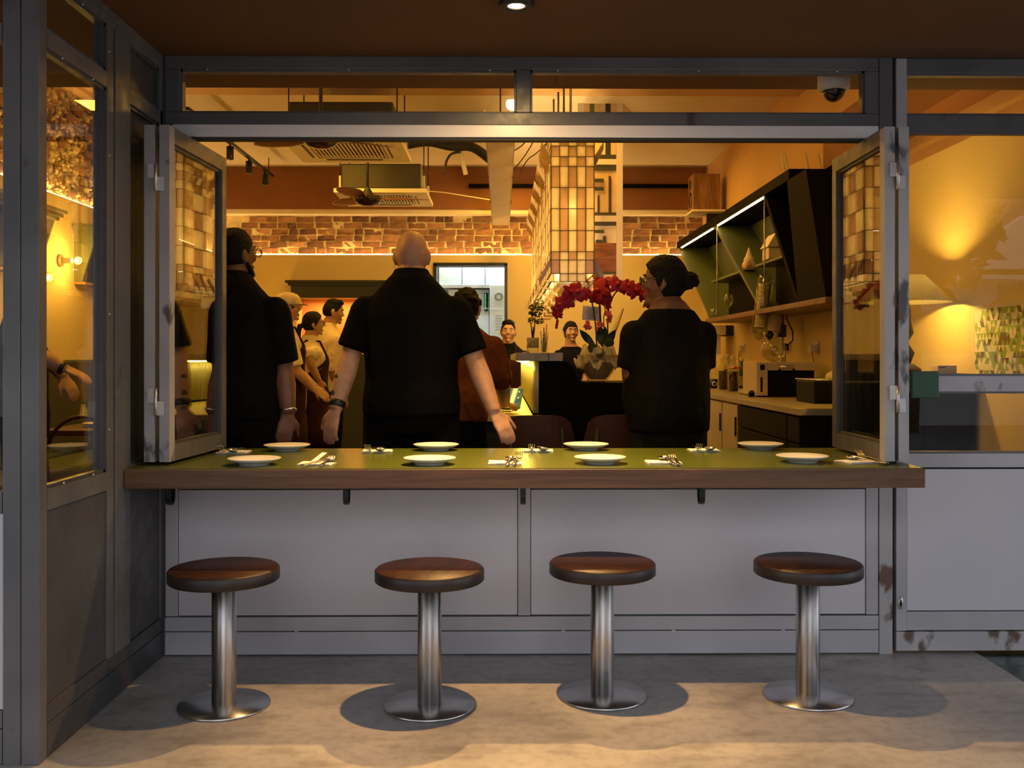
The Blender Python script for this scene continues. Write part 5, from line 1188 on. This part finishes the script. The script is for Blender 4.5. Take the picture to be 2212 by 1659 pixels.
def hand(m,wrist,d,n,s=1.0,curl=.25,spread=.12,side=1,grip=0):
    """palm, four fingers of different length, thumb from the side of the palm"""
    d=Vector(d).normalized(); n=Vector(n); n=(n-d*n.dot(d)).normalized(); u=d.cross(n)*side   # u: towards the thumb
    wr=Vector(wrist)
    m.loft([(wr-d*.02*s,u*.024*s,n*.019*s),(wr+d*.02*s,u*.033*s,n*.016*s),(wr+d*.06*s,u*.041*s,n*.014*s),(wr+d*.092*s,u*.040*s,n*.011*s)],12)
    for k,(off,ln) in enumerate(((.030,.072),(.010,.080),(-.010,.074),(-.029,.058))):
        b=wr+d*.085*s+u*off*s; dd=(d+u*off*spread*20*.35).normalized(); pts=[b-dd*.02*s]; c=0; p=b; pts.append(p)
        for seg in (.45,.32,.23):
            c+=curl*(1+.25*k*.4)+grip; q=(dd*math.cos(c)-n*math.sin(c)); p=p+q*ln*seg*s; pts.append(p)
        m.tube(pts,[.0105*s,.0105*s,.0098*s,.009*s,.0072*s],8)
    b=wr+d*.025*s+u*.026*s; t1=(d*.62+u*.72-n*.25).normalized(); t2=(d*.9+u*.30-n*.3).normalized()
    m.tube([b-t1*.015*s,b+t1*.035*s,b+t1*.035*s+t2*.030*s,b+t1*.035*s+t2*.055*s],[.016*s,.0135*s,.011*s,.008*s],8)
def human(name,label,loc,rz,H=1.72,w=1.0,skin_='skin_mid',shirt='cloth_black',trouser='cloth_black2',lean=0,head_yaw=0,head_pitch=0,
          armL=None,armR=None,sleeve='short',hem=.455,hair='short',hairmat='hair_black',spec=None,apron=None,belly=0,hand_s=1.0,collar=True,sideways=0,face=True,vox=.0085,head_s=1.0,untuck=True,neck_tilt=0,trap=0):
    t=thing(name,label,'person',loc,None,rz)
    hipz=.52*H
    def bend(p):
        p=Vector(p); 
        if p.z<=hipz*.94: return p
        k=min(1,(p.z-hipz*.94)/(.10*H)); a=-lean*k; q=p-Vector((0,0,hipz)); q=Matrix.Rotation(a,3,'X')@q
        if sideways: q=Matrix.Rotation(sideways*k,3,'Y')@q
        return q+Vector((0,0,hipz))
    def bendm(m,i0=0): 
        for i in range(i0,len(m.v)): m.v[i]=bend(m.v[i])
    X_,Y_=Vector((1,0,0)),Vector((0,1,0))
    tors=[(.455,.085*w,.070*w,0),(.50,.098*w,.074*w,-.004),(.54,.099*w,.072*w+belly*.4,0),(.60,.090*w+belly*.3,.064*w+belly,belly*.35),(.66,.092*w+belly*.2,.066*w+belly*.7,belly*.2),(.72,.101*w,.072*w+belly*.2,0),(.765,.104*w,.066*w,-.004),(.795,.094*w,.056*w,-.008),(.815,.078*w,.047*w,-.010),(.833,.058*w,.042*w,-.010),(.850,.043*w,.040*w,-.007),(.872,.036*w**.5,.038*w**.5,.0),(.90,.034*w**.5,.036*w**.5,.006)]
    tors=[(z+trap*(.030*min(1,max(0,(z-.79)/.05)) if z<.86 else .022*max(0,(.90-z)/.04)),rx,ry,cy) for z,rx,ry,cy in tors]
    def torso(m,inf=0,z0=0,z1=1,shrinkneck=1):
        m.loft([((0,cy*H,z*H),X_*(rx*H+inf),Y_*(ry*H+inf)) for z,rx,ry,cy in tors if z0<=z<=z1],18)
    sh=.100*H*w; S={'L':Vector((-sh,-.008*H,(.776+.012*trap)*H)),'R':Vector((sh,-.008*H,(.776+.012*trap)*H))}
    A={'L':armL or ((-sh-.035,-.0,.63*H),(-sh-.03,.06,.485*H),None,None),'R':armR or ((sh+.035,.0,.63*H),(sh+.03,.06,.485*H),None,None)}
    ra=.030*H*(.6+.4*w)
    # --- body
    m=MB(); torso(m); 
    for sx in (-1,1):
        m.tube([(sx*.05*H*w,0,.50*H),(sx*.055*H*w,.0,.40*H),(sx*.056*H*w,.006,.285*H),(sx*.057*H*w,-.008,.20*H),(sx*.058*H*w,-.01,.045*H)],[.050*H*w,.045*H*w,.033*H,.030*H,.020*H],12)
        m.loft([((sx*.058*H*w,-.035,.022*H),X_*.022*H,Vector((0,0,.02*H))),((sx*.06*H*w,.05,.02*H),X_*.026*H,Vector((0,0,.019*H))),((sx*.064*H*w,.13,.013*H),X_*.024*H,Vector((0,0,.011*H)))],10)
    # head
    hz=.935*H; hs=H/1.75*head_s*.98; HC=Vector((0,.012*H,hz)); i0=len(m.v)
    HM=Matrix.Translation(Vector((0,0,.875*H)))@Matrix.Rotation(head_yaw,4,'Z')@Matrix.Rotation(neck_tilt,4,'Y')@Matrix.Rotation(-head_pitch,4,'X')@Matrix.Translation(Vector((0,0,-.875*H)))
    def hp(x,y,z): return HC+Vector((x,y,z))*hs
    def headshape(mm,k=1.0,zmin=-9):
        seg,rg=24,16; vs=[];fs=[]
        for i in range(rg+1):
            a=math.pi*i/rg-math.pi/2
            for j in range(seg):
                th=2*math.pi*j/seg; ca=max(0,math.cos(a))**(.78 if a>0 else 1); x,y,z=ca*math.cos(th),ca*math.sin(th),math.sin(a)
                wx=.076*(1-.30*max(0,-z)**1.6); yy=y*.094
                if z<0 and y<0: yy*=1-.45*min(1,-z*1.2)
                if z<-.2 and y>0: yy*=1-.12*(-z)
                if z>0 and y<0: yy*=1.06
                vs.append(hp(x*wx*k,yy*k+.0,z*.115*k))
        for i in range(rg):
            for j in range(seg): a_=i*seg+j;b_=i*seg+(j+1)%seg; fs.append((a_,b_,b_+seg,a_+seg))
        mm._add(vs,fs,True)
    headshape(m)
    m.loft([(hp(0,.082,.022),X_*.008*hs,Vector((0,.006,.0))*hs),(hp(0,.098,-.012),X_*.012*hs,Vector((0,.010,.004))*hs),(hp(0,.104,-.022),X_*.017*hs,Vector((0,.012,.006))*hs),(hp(0,.088,-.034),X_*.012*hs,Vector((0,.008,.003))*hs)],10)
    m.ell(hp(0,.076,-.094),.024*hs,.020*hs,.018*hs,10,7); m.ell(hp(0,.086,-.056),.022*hs,.009*hs,.006*hs,10,6); m.ell(hp(0,.084,-.066),.020*hs,.010*hs,.007*hs,10,6)
    for sx in (-1,1):
        m.ell(hp(sx*.03,.083,.028),.022*hs,.010*hs,.008*hs,8,6); m.ell(hp(sx*.044,.066,-.02),.02*hs,.02*hs,.022*hs,8,6)
        m.ell(hp(sx*.079,-.006,-.008),.010*hs,.021*hs,.033*hs,10,8,Matrix.Rotation(sx*R(18),3,'Z')); m.ell(hp(sx*.078,.0,-.036),.008*hs,.011*hs,.013*hs,8,6)
    for i in range(i0,len(m.v)): m.v[i]=HM@m.v[i]
    bendm(m); 
    arms={}
    for sd,sx in (('L',-1),('R',1)):
        e,wr,hd,hn=A[sd]; s0=bend(S[sd]); e,wr=Vector(e),Vector(wr); arms[sd]=(s0,e,wr)
        inn=bend(S[sd]+Vector((-sx*.06,0,.008)))
        m.tube([inn,s0],[ra*.95,ra*1.05],12); m.ell(s0,ra*1.12,ra*1.12,ra*1.12,14,10); m.tube([s0,s0+(e-s0)*.45,e,e+(wr-e)*.35,wr],[ra*1.12,ra*1.02,ra*.84,ra*.88,ra*.60],12)
        d=Vector(hd) if hd else (wr-e); n=Vector(hn) if hn else Vector((sx,0,0))
        hand(m,wr,d,n,H/1.72*hand_s,side=1 if sd=='L' else -1)
    body=grown(m,'body',skin_,t,vox,2)
    # --- clothing
    if shirt:
        m=MB(); zs=[q for q in tors if q[0]>=hem-.001 and q[0]<=.89]
        secs=[((0,cy*H,z*H),X_*(rx*H+.012+(.010 if z<.7 else 0)),Y_*(ry*H+.013+(.012 if z<.7 else 0))) for z,rx,ry,cy in zs if z<(.868+.03*trap if collar else .842+.03*trap)]
        if hem<.455: secs=[((0,0,hem*H),X_*(.098*w*H+.03),Y_*(.075*w*H+belly*.5+.03))]+secs
        m.loft(secs,20)
        if collar: m.loft([((0,-.010*H,(.822+.03*trap)*H),X_*.060*H*w,Y_*.050*H),((0,-.008*H,(.85+.03*trap)*H),X_*.047*H*w**.6,Y_*.047*H),((0,-.008*H,(.874+.028*trap)*H),X_*.0415*H*w**.5,Y_*.0435*H)],16)
        bendm(m)
        for sd,sx in (('L',-1),('R',1)):
            s0,e,wr=arms[sd]; inn=bend(S[sd]+Vector((-sx*.07,0,.010)))
            m.tube([inn,s0],[ra*1.0,ra*1.15],14); m.ell(s0,ra*1.19,ra*1.19,ra*1.17,16,12)
            if sleeve=='short': m.tube([s0,s0+(e-s0)*.5,s0+(e-s0)*.86],[ra*1.26,ra*1.28,ra*1.36],14)
            elif sleeve=='elbow': m.tube([s0,s0+(e-s0)*.5,e,e+(wr-e)*.08],[ra*1.26,ra*1.26,ra*1.22,ra*1.28],14)
            else: m.tube([s0,s0+(e-s0)*.5,e,e+(wr-e)*.5,e+(wr-e)*.86],[ra*1.26,ra*1.22,ra*1.15,ra*1.05,ra*.95],14)
        grown(m,'shirt',shirt,t,.0095,10)
    m=MB(); m.loft([((0,cy*H,z*H),X_*(rx*H+.008),Y_*(ry*H+.010)) for z,rx,ry,cy in tors if z<=.605],18)
    for sx in (-1,1): m.tube([(sx*.050*H*w,0,.51*H),(sx*.056*H*w,0,.40*H),(sx*.057*H*w,.004,.285*H),(sx*.058*H*w,-.006,.18*H),(sx*.058*H*w,-.008,.04*H)],[.057*H*w,.053*H*w,.044*H,.042*H,.040*H],12)
    bendm(m); grown(m,'trousers',trouser,t,.011,2)
    for sx in (-1,1):
        m=MB(); m.loft([((sx*.058*H*w,-.05,.022*H),X_*.024*H,Vector((0,0,.022*H))),((sx*.06*H*w,.05,.024*H),X_*.029*H,Vector((0,0,.024*H))),((sx*.064*H*w,.145,.015*H),X_*.026*H,Vector((0,0,.015*H)))],12)
        m.build('shoe','black_metal',t,local=True)
    def hx(mb): 
        for i in range(len(mb.v)): mb.v[i]=bend(HM@mb.v[i])
        return mb
    # --- hair
    if hair and hair!='bald':
        m=MB(); 
        def cap(k,ycut,zlow,grow=1.0):
            seg,rg=28,18; vs=[];fs=[];rnd=random.Random(int(H*1000))
            for i in range(rg+1):
                a=math.pi*i/rg-math.pi/2
                for j in range(seg):
                    th=2*math.pi*j/seg; ca=max(0,math.cos(a))**(.78 if a>0 else 1); x,y,z=ca*math.cos(th),ca*math.sin(th),math.sin(a)
                    zz=z*.115
                    lim=zlow if y<0 else zlow+(ycut-zlow)*min(1,y*1.35)
                    inside=zz<lim
                    wx=.076*(1-.12*max(0,-z)); yy=y*.094*(1.06 if y<0 else 1)
                    kk=k*grow if not inside else .90
                    if inside: zz=max(zz,lim-.006)
                    if z<0 and y<0: yy*=1-.25*min(1,-z*1.2)
                    p=Vector((x*wx*kk,yy*kk-.004,zz*(kk if zz>0 else 1)))
                    if not inside: p+=Vector((rnd.uniform(-1,1),rnd.uniform(-1,1),rnd.uniform(-1,1)))*.0025
                    vs.append(HC+p*hs)
            for i in range(rg):
                for j in range(seg): a_=i*seg+j;b_=i*seg+(j+1)%seg; fs.append((a_,b_,b_+seg,a_+seg))
            m._add(vs,fs,True)
        if hair=='short': cap(1.09,.060,-.050)
        elif hair=='fade':
            cap(1.06,.060,-.045); m.ell(hp(0,.0,.088),.070*hs,.082*hs,.045*hs,14,9); m.ell(hp(0,.045,.098),.055*hs,.045*hs,.032*hs,12,8)
        elif hair=='curly':
            cap(1.10,.058,-.05); rnd=random.Random(4)
            for i in range(46):
                a,b_=rnd.uniform(0,6.28),rnd.uniform(.1,1.4); m.ell(hp(.082*math.cos(b_)*math.cos(a),-.012+.098*math.cos(b_)*math.sin(a),.118*math.sin(b_)),.017*hs,.017*hs,.015*hs,7,5)
        elif hair=='bun':
            cap(1.17,.058,-.075); m.ell(hp(0,-.105,.0),.042*hs,.045*hs,.040*hs,14,9)
            rnd=random.Random(6)
            for i in range(30):
                a,b_=rnd.uniform(0,6.28),rnd.uniform(-1.2,1.4); c=hp(.038*math.cos(b_)*math.cos(a),-.118+.042*math.cos(b_)*math.sin(a),.004+.036*math.sin(b_)); m.ell(c,.014*hs,.014*hs,.013*hs,6,4)
        elif hair=='ponytail':
            cap(1.12,.062,-.065); m.tube([hp(0,-.09,-.01),hp(0,-.13,-.02),hp(0,-.145,-.07),hp(0,-.13,-.14)],[.022*hs,.03*hs,.028*hs,.008*hs],10)
        elif hair=='tied':
            cap(1.10,.050,-.085); m.ell(hp(.0,-.10,-.02),.035*hs,.035*hs,.035*hs,10,7)
            rnd=random.Random(8)
            for i in range(14): m.tube([hp(rnd.uniform(.03,.06),-.06,.07),hp(.085+rnd.uniform(0,.02),-.06,.05-.01*i*.6),hp(.09+rnd.uniform(0,.012),-.06,.01-.008*i)],.0018,4)
        elif hair=='capped': cap(1.05,.03,-.062)
        for i in range(len(m.v)): m.v[i]=bend(HM@m.v[i])
        grown(m,'hair',hairmat,t,.005,1)
        if hair=='capped':
            m=MB(); secs=[]
            for z,k in ((.030,1.10),(.06,1.13),(.095,1.05),(.12,.82),(.136,.45),(.14,.08)):
                secs.append((hp(0,-.004,z-.008),X_*.080*k*hs,Y_*.100*k*hs))
            m.loft(secs,24); hx(m).build('cap_crown','cap_cream',t,local=True)
            m=MB(); m.loft([(hp(0,.075,.028),X_*.074*hs,Vector((0,0,.004))*hs),(hp(0,.12,.030),X_*.070*hs,Vector((0,0,.004))*hs),(hp(0,.155,.026),X_*.052*hs,Vector((0,0,.004))*hs),(hp(0,.168,.024),X_*.02*hs,Vector((0,0,.003))*hs)],14); hx(m).build('cap_brim','cap_cream',t,local=True)
            m=MB(); m.tube([hp(-.05,-.105,.035),hp(0,-.118,.032),hp(.05,-.105,.035)],.008,6); hx(m).build('cap_strap','cloth_black',t,local=True)
    if face:
        for sx in (-1,1):
            m=MB().ell(hp(sx*.031,.079,.010),.0135*hs,.011*hs,.008*hs,10,7); e_=hx(m).build('eye','eye_white',t,local=True)
            m=MB().ell(hp(sx*.031,.0885,.010),.006*hs,.004*hs,.006*hs,8,6); hx(m).build('iris','eye_dark',e_,local=True)
            m=MB(); m.tube([hp(sx*.014,.092,.030),hp(sx*.032,.091,.036),hp(sx*.050,.078,.031)],[.0035*hs,.0045*hs,.002*hs],6); hx(m).build('eyebrow',hairmat,t,local=True)
        m=MB().ell(hp(0,.0905,-.061),.021*hs,.006*hs,.009*hs,10,6); hx(m).build('lips','lip',t,local=True)
    if spec:
        m=MB()
        for sx in (-1,1):
            ring=[hp(sx*.034+.026*math.cos(a),.108-.010*abs(math.cos(a))*0,.006+.020*math.sin(a)) for a in [2*math.pi*k/18 for k in range(19)]]
            m.tube(ring,.0022*hs,6); m.tube([hp(sx*.060,.107,.014),hp(sx*.080,.05,.016),hp(sx*.083,-.005,.010),hp(sx*.081,-.02,-.008)],.0024*hs,6)
        m.tube([hp(-.008,.108,.012),hp(0,.112,.016),hp(.008,.108,.012)],.002*hs,6); g_=hx(m).build('spectacles',spec,t,local=True)
        m=MB()
        for sx in (-1,1): m.loft([(hp(sx*.034,.1075,.006),X_*.025*hs,Vector((0,0,.019))*hs),(hp(sx*.034,.1085,.006),X_*.025*hs,Vector((0,0,.019))*hs)],16)
        hx(m).build('lens','pane_glass',g_,local=True)
    if apron:
        m=MB(); secs=[]
        vs=[];fs=[]; zs=[.26,.36,.46,.54,.60,.66,.72,.755]; n=13
        for z in zs:
            q=min(tors,key=lambda k:abs(k[0]-z)); rx=(q[1]*H+.038) if z>.45 else .105*H*w+.02; ry=(q[2]*H+.040) if z>.45 else .085*H*w+.03
            wd=2.25 if z<.66 else (2.25-(z-.66)*16)
            for k in range(n):
                a=math.pi/2+(k/(n-1)*2-1)*wd; vs.append(bend((rx*math.cos(a),ry*math.sin(a),z*H)))
        for i in range(len(zs)-1):
            for k in range(n-1): a_=i*n+k; fs.append((a_,a_+1,a_+n+1,a_+n))
        o=MB()._add(vs,fs,True).build('apron',apron,t,local=True,fix=False); s=o.modifiers.new('s','SOLIDIFY'); s.thickness=.006
        m=MB(); q=[k for k in tors if k[0]==.60][0]
        m.tube([bend((math.cos(a)*(q[1]*H+.03),math.sin(a)*(q[2]*H+.034+q[3]),.60*H)) for a in [2*math.pi*k/24 for k in range(25)]],.008,6); m.build('apron_tie',apron,o,local=True)
        for sx in (-1,1):
            m=MB().tube([bend((sx*.045*H,.075*H,.755*H)),bend((sx*.055*H,.03*H,.838*H)),bend((sx*.04*H,-.045*H,.842*H)),bend((0,-.066*H,.80*H))],.010,6); m.build('apron_strap',apron,o,local=True)
    arms['ra']=ra; return t,bend,HM,hp,arms
def band(t,arms,sd,f,r,wd,mat,name,label=None):
    s0,e,wr=arms[sd]; r=arms['ra']*(.90-.28*f)+.001; p=e+(wr-e)*f; d=(wr-e).normalized(); u=d.orthogonal().normalized(); v=d.cross(u)
    return MB().loft([(p-d*wd,u*r,v*r),(p-d*wd*.8,u*(r+.003),v*(r+.003)),(p+d*wd*.8,u*(r+.003),v*(r+.003)),(p+d*wd,u*r,v*r)],22).build(name,mat,t,local=True,label=label)
def local(t_loc,rz,p):
    q=Vector(p)-Vector(t_loc); c,s=math.cos(-rz),math.sin(-rz); return Vector((q.x*c-q.y*s,q.x*s+q.y*c,q.z))
def arm(loc,rz,e,wr,hd=None,hn=None):
    """world elbow, wrist, finger tip point and back-of-hand direction into the person's own frame"""
    E_,W_=local(loc,rz,e),local(loc,rz,wr); d=None if hd is None else local(loc,rz,hd)-W_; n=None
    if hn is not None: n=Matrix.Rotation(-rz,3,'Z')@Vector(hn)
    return (E_,W_,d,n)
V=Vector
# 1 bald man in black, seen from behind
D_=4.86; p=atY(889,900,D_); loc=(p.x,D_,0); rz=0
aL=arm(loc,rz,atY(757,768,D_-.02),atY(725,884,D_-.10),atY(708,950,D_-.13),(-.5,-.85,0)); aR=arm(loc,rz,atY(1026,778,D_-.02),atY(1068,892,D_-.12),atY(1100,945,D_-.17),(.5,-.85,.2))
t,bend,HM,hp,ar=human('person','bald man in a black short sleeved shirt seen from behind, arms held out',loc,rz,H=1.825,w=1.23,skin_='skin_fair',shirt='cloth_black',trouser='cloth_black',armL=aL,armR=aR,hem=.50,hair='bald',belly=.012,face=True,hand_s=1.05,head_s=1.04,trap=.85)
band(t,ar,'L',.90,.029,.016,'watch_black','watch','black watch strap')
for f,sz in ((.45,.030),(.73,.026)):
    s0,e,wr=ar['L']; q=e+(wr-e)*f; rr=ar['ra']*(.90-.28*f); dn=V((-.75,-.66,0)).normalized()
    MB().ell(q+dn*(rr-.003),.005,sz*.62,sz,14,9,Matrix.Rotation(math.atan2(dn.y,dn.x),3,'Z')).build('tattoo','tattoo_ink',t,local=True,label='dark round tattoo on the forearm')
q=bend(HM@hp(-.082,-.004,-.050)); MB().lathe([(.007,-.0015),(.009,0),(.007,.0015)],q,14,axis='y').build('earring','silver',t,local=True)
# 2 man with glasses at the left
D_=4.70; p=atY(503,900,D_); loc=(p.x,D_,0); rz=R(-14)
aR=arm(loc,rz,atY(612,800,D_-.02),atY(622,893,D_-.06),atY(612,950,D_-.08),(.4,-.9,0)); aL=arm(loc,rz,atY(385,800,D_+.02),atY(372,893,D_-.03),atY(378,950,D_-.06),(-.4,-.9,0))
t,bend,HM,hp,ar=human('person','large man in a black shirt with glasses, close behind the left folded window',loc,rz,H=1.81,w=1.25,skin_='skin_dark',shirt='cloth_black',trouser='cloth_black',armL=aL,armR=aR,hem=.46,hair='short',spec='spectacle_black',belly=.03,head_yaw=R(-24),head_pitch=R(-4),trap=.6)
band(t,ar,'R',.93,.026,.005,'silver','bracelet','silver bangle')
m=MB()
for sx in (-1,1): m.tube([hp(sx*.068,.01,-.04),hp(sx*.056,.04,-.078),hp(sx*.022,.074,-.100),hp(0,.080,-.102)],[.009,.013,.015,.015],8)
for i in range(len(m.v)): m.v[i]=bend(HM@m.v[i])
m.build('beard','hair_black',t,local=True)
# 3 woman in the black T-shirt on the right
D_=4.78; p=atY(1443,900,D_); loc=(p.x,D_,0); rz=R(16)
aL=arm(loc,rz,atY(1362,806,D_-.02),atY(1372,868,D_+.16),atY(1398,884,D_+.22),(-.3,-.9,.3)); aR=arm(loc,rz,atY(1514,806,D_+.02),atY(1505,874,D_+.22),atY(1470,884,D_+.26),(.5,-.5,.5))
t,bend,HM,hp,ar=human('person','woman in a loose black T-shirt and cat eye glasses, hair tied up, looking left',loc,rz,H=1.675,w=1.12,skin_='skin_dark',shirt='cloth_black2',trouser='cloth_olive',armL=aL,armR=aR,hem=.50,hair='bun',spec='spectacle_black',belly=.05,head_yaw=R(58),collar=False,head_s=1.08,trap=.9)
# 4 waiter in a cap
D_=8.15; p=atY(617,900,D_); loc=(p.x,D_,0); rz=R(-62)
aR=arm(loc,rz,atY(640,800,D_-.15),atY(676,840,D_-.12),atY(700,855,D_-.10),(0,-.7,.7)); aL=arm(loc,rz,atY(640,800,D_+.2),atY(682,838,D_+.1),atY(705,856,D_+.1),(0,-.7,.7))
human('person','waiter in a cream baseball cap, white shirt and dark apron, in profile',loc,rz,H=1.725,skin_='skin_tan',shirt='cloth_white',trouser='cloth_black',armL=aL,armR=aR,hair='capped',hem=.5,spec='spectacle_gold',apron='cloth_maroon',head_yaw=R(-8),vox=.01)
# 5 waitress with a ponytail
D_=8.75; p=atY(672,900,D_); loc=(p.x,D_,0); rz=R(-58)
aR=arm(loc,rz,atY(662,765,D_-.22),atY(688,822,D_-.15),atY(698,858,D_-.12),(.3,-.8,.2)); aL=arm(loc,rz,atY(690,770,D_+.2),atY(694,830,D_+.15),atY(698,858,D_+.14),(.3,-.8,.2))
human('person','waitress with a ponytail, white blouse and dark red apron, in profile',loc,rz,H=1.60,skin_='skin_tan',shirt='cloth_white',trouser='cloth_black',armL=aL,armR=aR,hair='ponytail',spec='spectacle_black',apron='cloth_maroon',head_yaw=R(-14),sleeve='elbow',vox=.01)
# 6 man in a white shirt
D_=9.38; p=atY(712,900,D_); loc=(p.x,D_,0); rz=R(-55)
aR=arm(loc,rz,atY(718,795,D_-.18),atY(730,850,D_-.10),atY(738,885,D_-.08),(.2,-.9,.2)); aL=arm(loc,rz,atY(735,795,D_+.2),atY(742,850,D_+.2),atY(745,885,D_+.2),(.2,-.9,.2))
human('person','young man in a white shirt with swept up dark hair, in profile',loc,rz,H=1.75,skin_='skin_tan',shirt='cloth_white',trouser='cloth_black',armL=aL,armR=aR,hair='fade',head_yaw=R(-22),head_pitch=R(8),sleeve='elbow',hem=.47,vox=.01)
# 7 man in rust shirt leaning on the bar
D_=5.18; p=atY(972,900,D_); loc=(p.x,D_,0); rz=R(-10)
aR=arm(loc,rz,atY(1082,818,5.38),atY(1090,872,5.64),atY(1108,874,5.74),(.1,-.2,1)); aL=arm(loc,rz,atY(965,820,5.4),atY(1000,872,5.66),atY(1015,874,5.76),(-.1,-.2,1))
human('person','man in a rust coloured shirt leaning on the yellow bar top',loc,rz,H=1.72,w=1.08,skin_='skin_mid',shirt='cloth_rust',trouser='cloth_black',lean=R(36),armL=aL,armR=aR,hair='curly',hem=.46,sleeve='elbow',head_pitch=R(-12),face=True)
# 8 barman with dark hair
D_=10.1; p=atY(1098,900,D_); loc=(p.x,D_,0); rz=R(172)
aL=arm(loc,rz,atY(1128,800,D_),atY(1135,838,D_-.2),atY(1128,850,D_-.3),(.5,-.8,.2)); aR=arm(loc,rz,atY(1075,800,D_),atY(1085,842,D_-.2),atY(1095,852,D_-.3),(0,-.8,.4))
human('person','dark haired barman in a black shirt facing the window behind the bar',loc,rz,H=1.565,w=1.12,skin_='skin_mid',shirt='cloth_black',trouser='cloth_black',armL=aL,armR=aR,hair='fade',apron='cloth_maroon',head_yaw=R(8),vox=.009,head_s=1.1)
# 9 woman facing the window behind the orchid
D_=10.9; p=atY(1232,900,D_); loc=(p.x,D_,0); rz=R(150)
human('person','young woman with drawn back hair and black sleeveless top beside the orchid',loc,rz,H=1.585,w=.98,skin_='skin_tan',shirt='cloth_black',trouser='cloth_black',hair='tied',head_yaw=R(42),vox=.008,sleeve='short',collar=False,head_s=1.1)
# 10 server reaching out behind the left glass
D_=5.35; p=atY(46,900,D_); loc=(p.x,D_,0); rz=R(-70)
aR=arm(loc,rz,atY(88,770,D_-.26),atY(140,797,D_-.24),atY(178,812,D_-.24),(.1,-.2,1)); aL=arm(loc,rz,atY(90,760,D_+.15),atY(138,815,D_+.15),atY(160,850,D_+.15),(.3,-.5,.6))
t,bend,HM,hp,ar=human('person','dark clothed server reaching out a hand behind the left side glass',loc,rz,H=1.66,skin_='skin_mid',shirt='cloth_black',trouser='cloth_black',armL=aL,armR=aR,hair='short')
band(t,ar,'R',.9,.026,.012,'watch_black','watch','dark watch strap')

# ================================================================== THE STREET BEHIND THE CAMERA (seen in the panes)
rd=struct('road','grey asphalt street in front of the restaurant',(0,-12,0))
MB().box((-40,-40,-.25),(40,-2.5,-.12)).build('asphalt','asphalt',rd); MB().box((-40,-2.8,-.14),(40,-2.5,0)).build('kerb','concrete',rd)
hs_=thing('house','white house with a brown tiled roof across the street','house',(13,-17,-.12))
MB().box((8,-22,-.12),(19,-14,3.0)).build('wall','house_white',hs_); MB().prism([(7.4,-13.4,3.0),(7.4,-18,5.6),(7.4,-22.6,3.0)],(12.2,0,0)).build('roof','roof_tile',hs_); MB().box((7.3,-13.5,2.9),(19.7,-13.3,3.12)).build('fascia','house_white',hs_)
MB().prism([(9.5,-13.6,3.0),(11.4,-13.6,4.3),(13.3,-13.6,3.0)],(0,.3,0)).build('gable','house_white',hs_)
for x in (9.2,11.6,14.2,16.8): f_=MB().box((x,-14.0,1.2),(x+1.4,-13.94,2.3)).build('window','house_white',hs_); MB().box((x+.08,-13.94,1.28),(x+1.32,-13.93,2.22)).build('pane','window_dark',f_)
MB().box((6,-11.2,-.12),(22,-11.0,1.1)).build('garden_wall','house_white',label='low white garden wall across the street',cat='wall')
h2=thing('house','far white house left of the street trees','house',(-12,-20,-.12)); MB().box((-20,-24,-.12),(-4,-16,5.5)).build('wall','house_white',h2); MB().prism([(-20.6,-15.4,5.5),(-20.6,-20,8),(-20.6,-24.6,5.5)],(17.2,0,0)).build('roof','roof_tile',h2)
for x in (-18,-14,-10,-6.5): f_=MB().box((x,-16.0,1.2),(x+1.6,-15.94,2.6)).build('window','house_white',h2); MB().box((x+.08,-15.94,1.28),(x+1.52,-15.93,2.52)).build('pane','window_dark',f_)
def tree(loc,h,r,label):
    t=thing('street_tree',label,'tree',loc,'street trees'); MB().tube([(0,0,0),(.1,.05,h*.4),(.0,0,h*.75)],[.16,.12,.06],8).build('trunk','bark',t,local=True)
    m=MB(); rnd=random.Random(int(h*10))
    for i in range(900):
        d=V((rnd.gauss(0,1),rnd.gauss(0,1),rnd.gauss(0,1))).normalized()*(rnd.random()**.4); c=V((d.x*r,d.y*r,h*.75+d.z*r*.75)); a=V((rnd.uniform(-1,1),rnd.uniform(-1,1),rnd.uniform(-1,1))).normalized()*.22; b_=a.orthogonal().normalized()*.10
        m._add([c-a,c+b_,c+a,c-b_],[(0,1,2,3)])
    o=m.build('crown','foliage',t,local=True,fix=False); o['kind']='stuff'
tree((7.2,-9.3,-.12),4.6,1.5,'tall loose street tree in front of the white house'); tree((9.6,-9.2,-.12),2.6,1.0,'low bushy street tree beside the tall one'); tree((-6,-11,-.12),6,2.4,'broad street tree opposite the counter')
MB().tube([(11.2,-10.4,-.12),(11.2,-10.4,6.5)],[.10,.07],10).build('power_pole','bark',label='thin dark power pole in front of the white house',cat='pole')
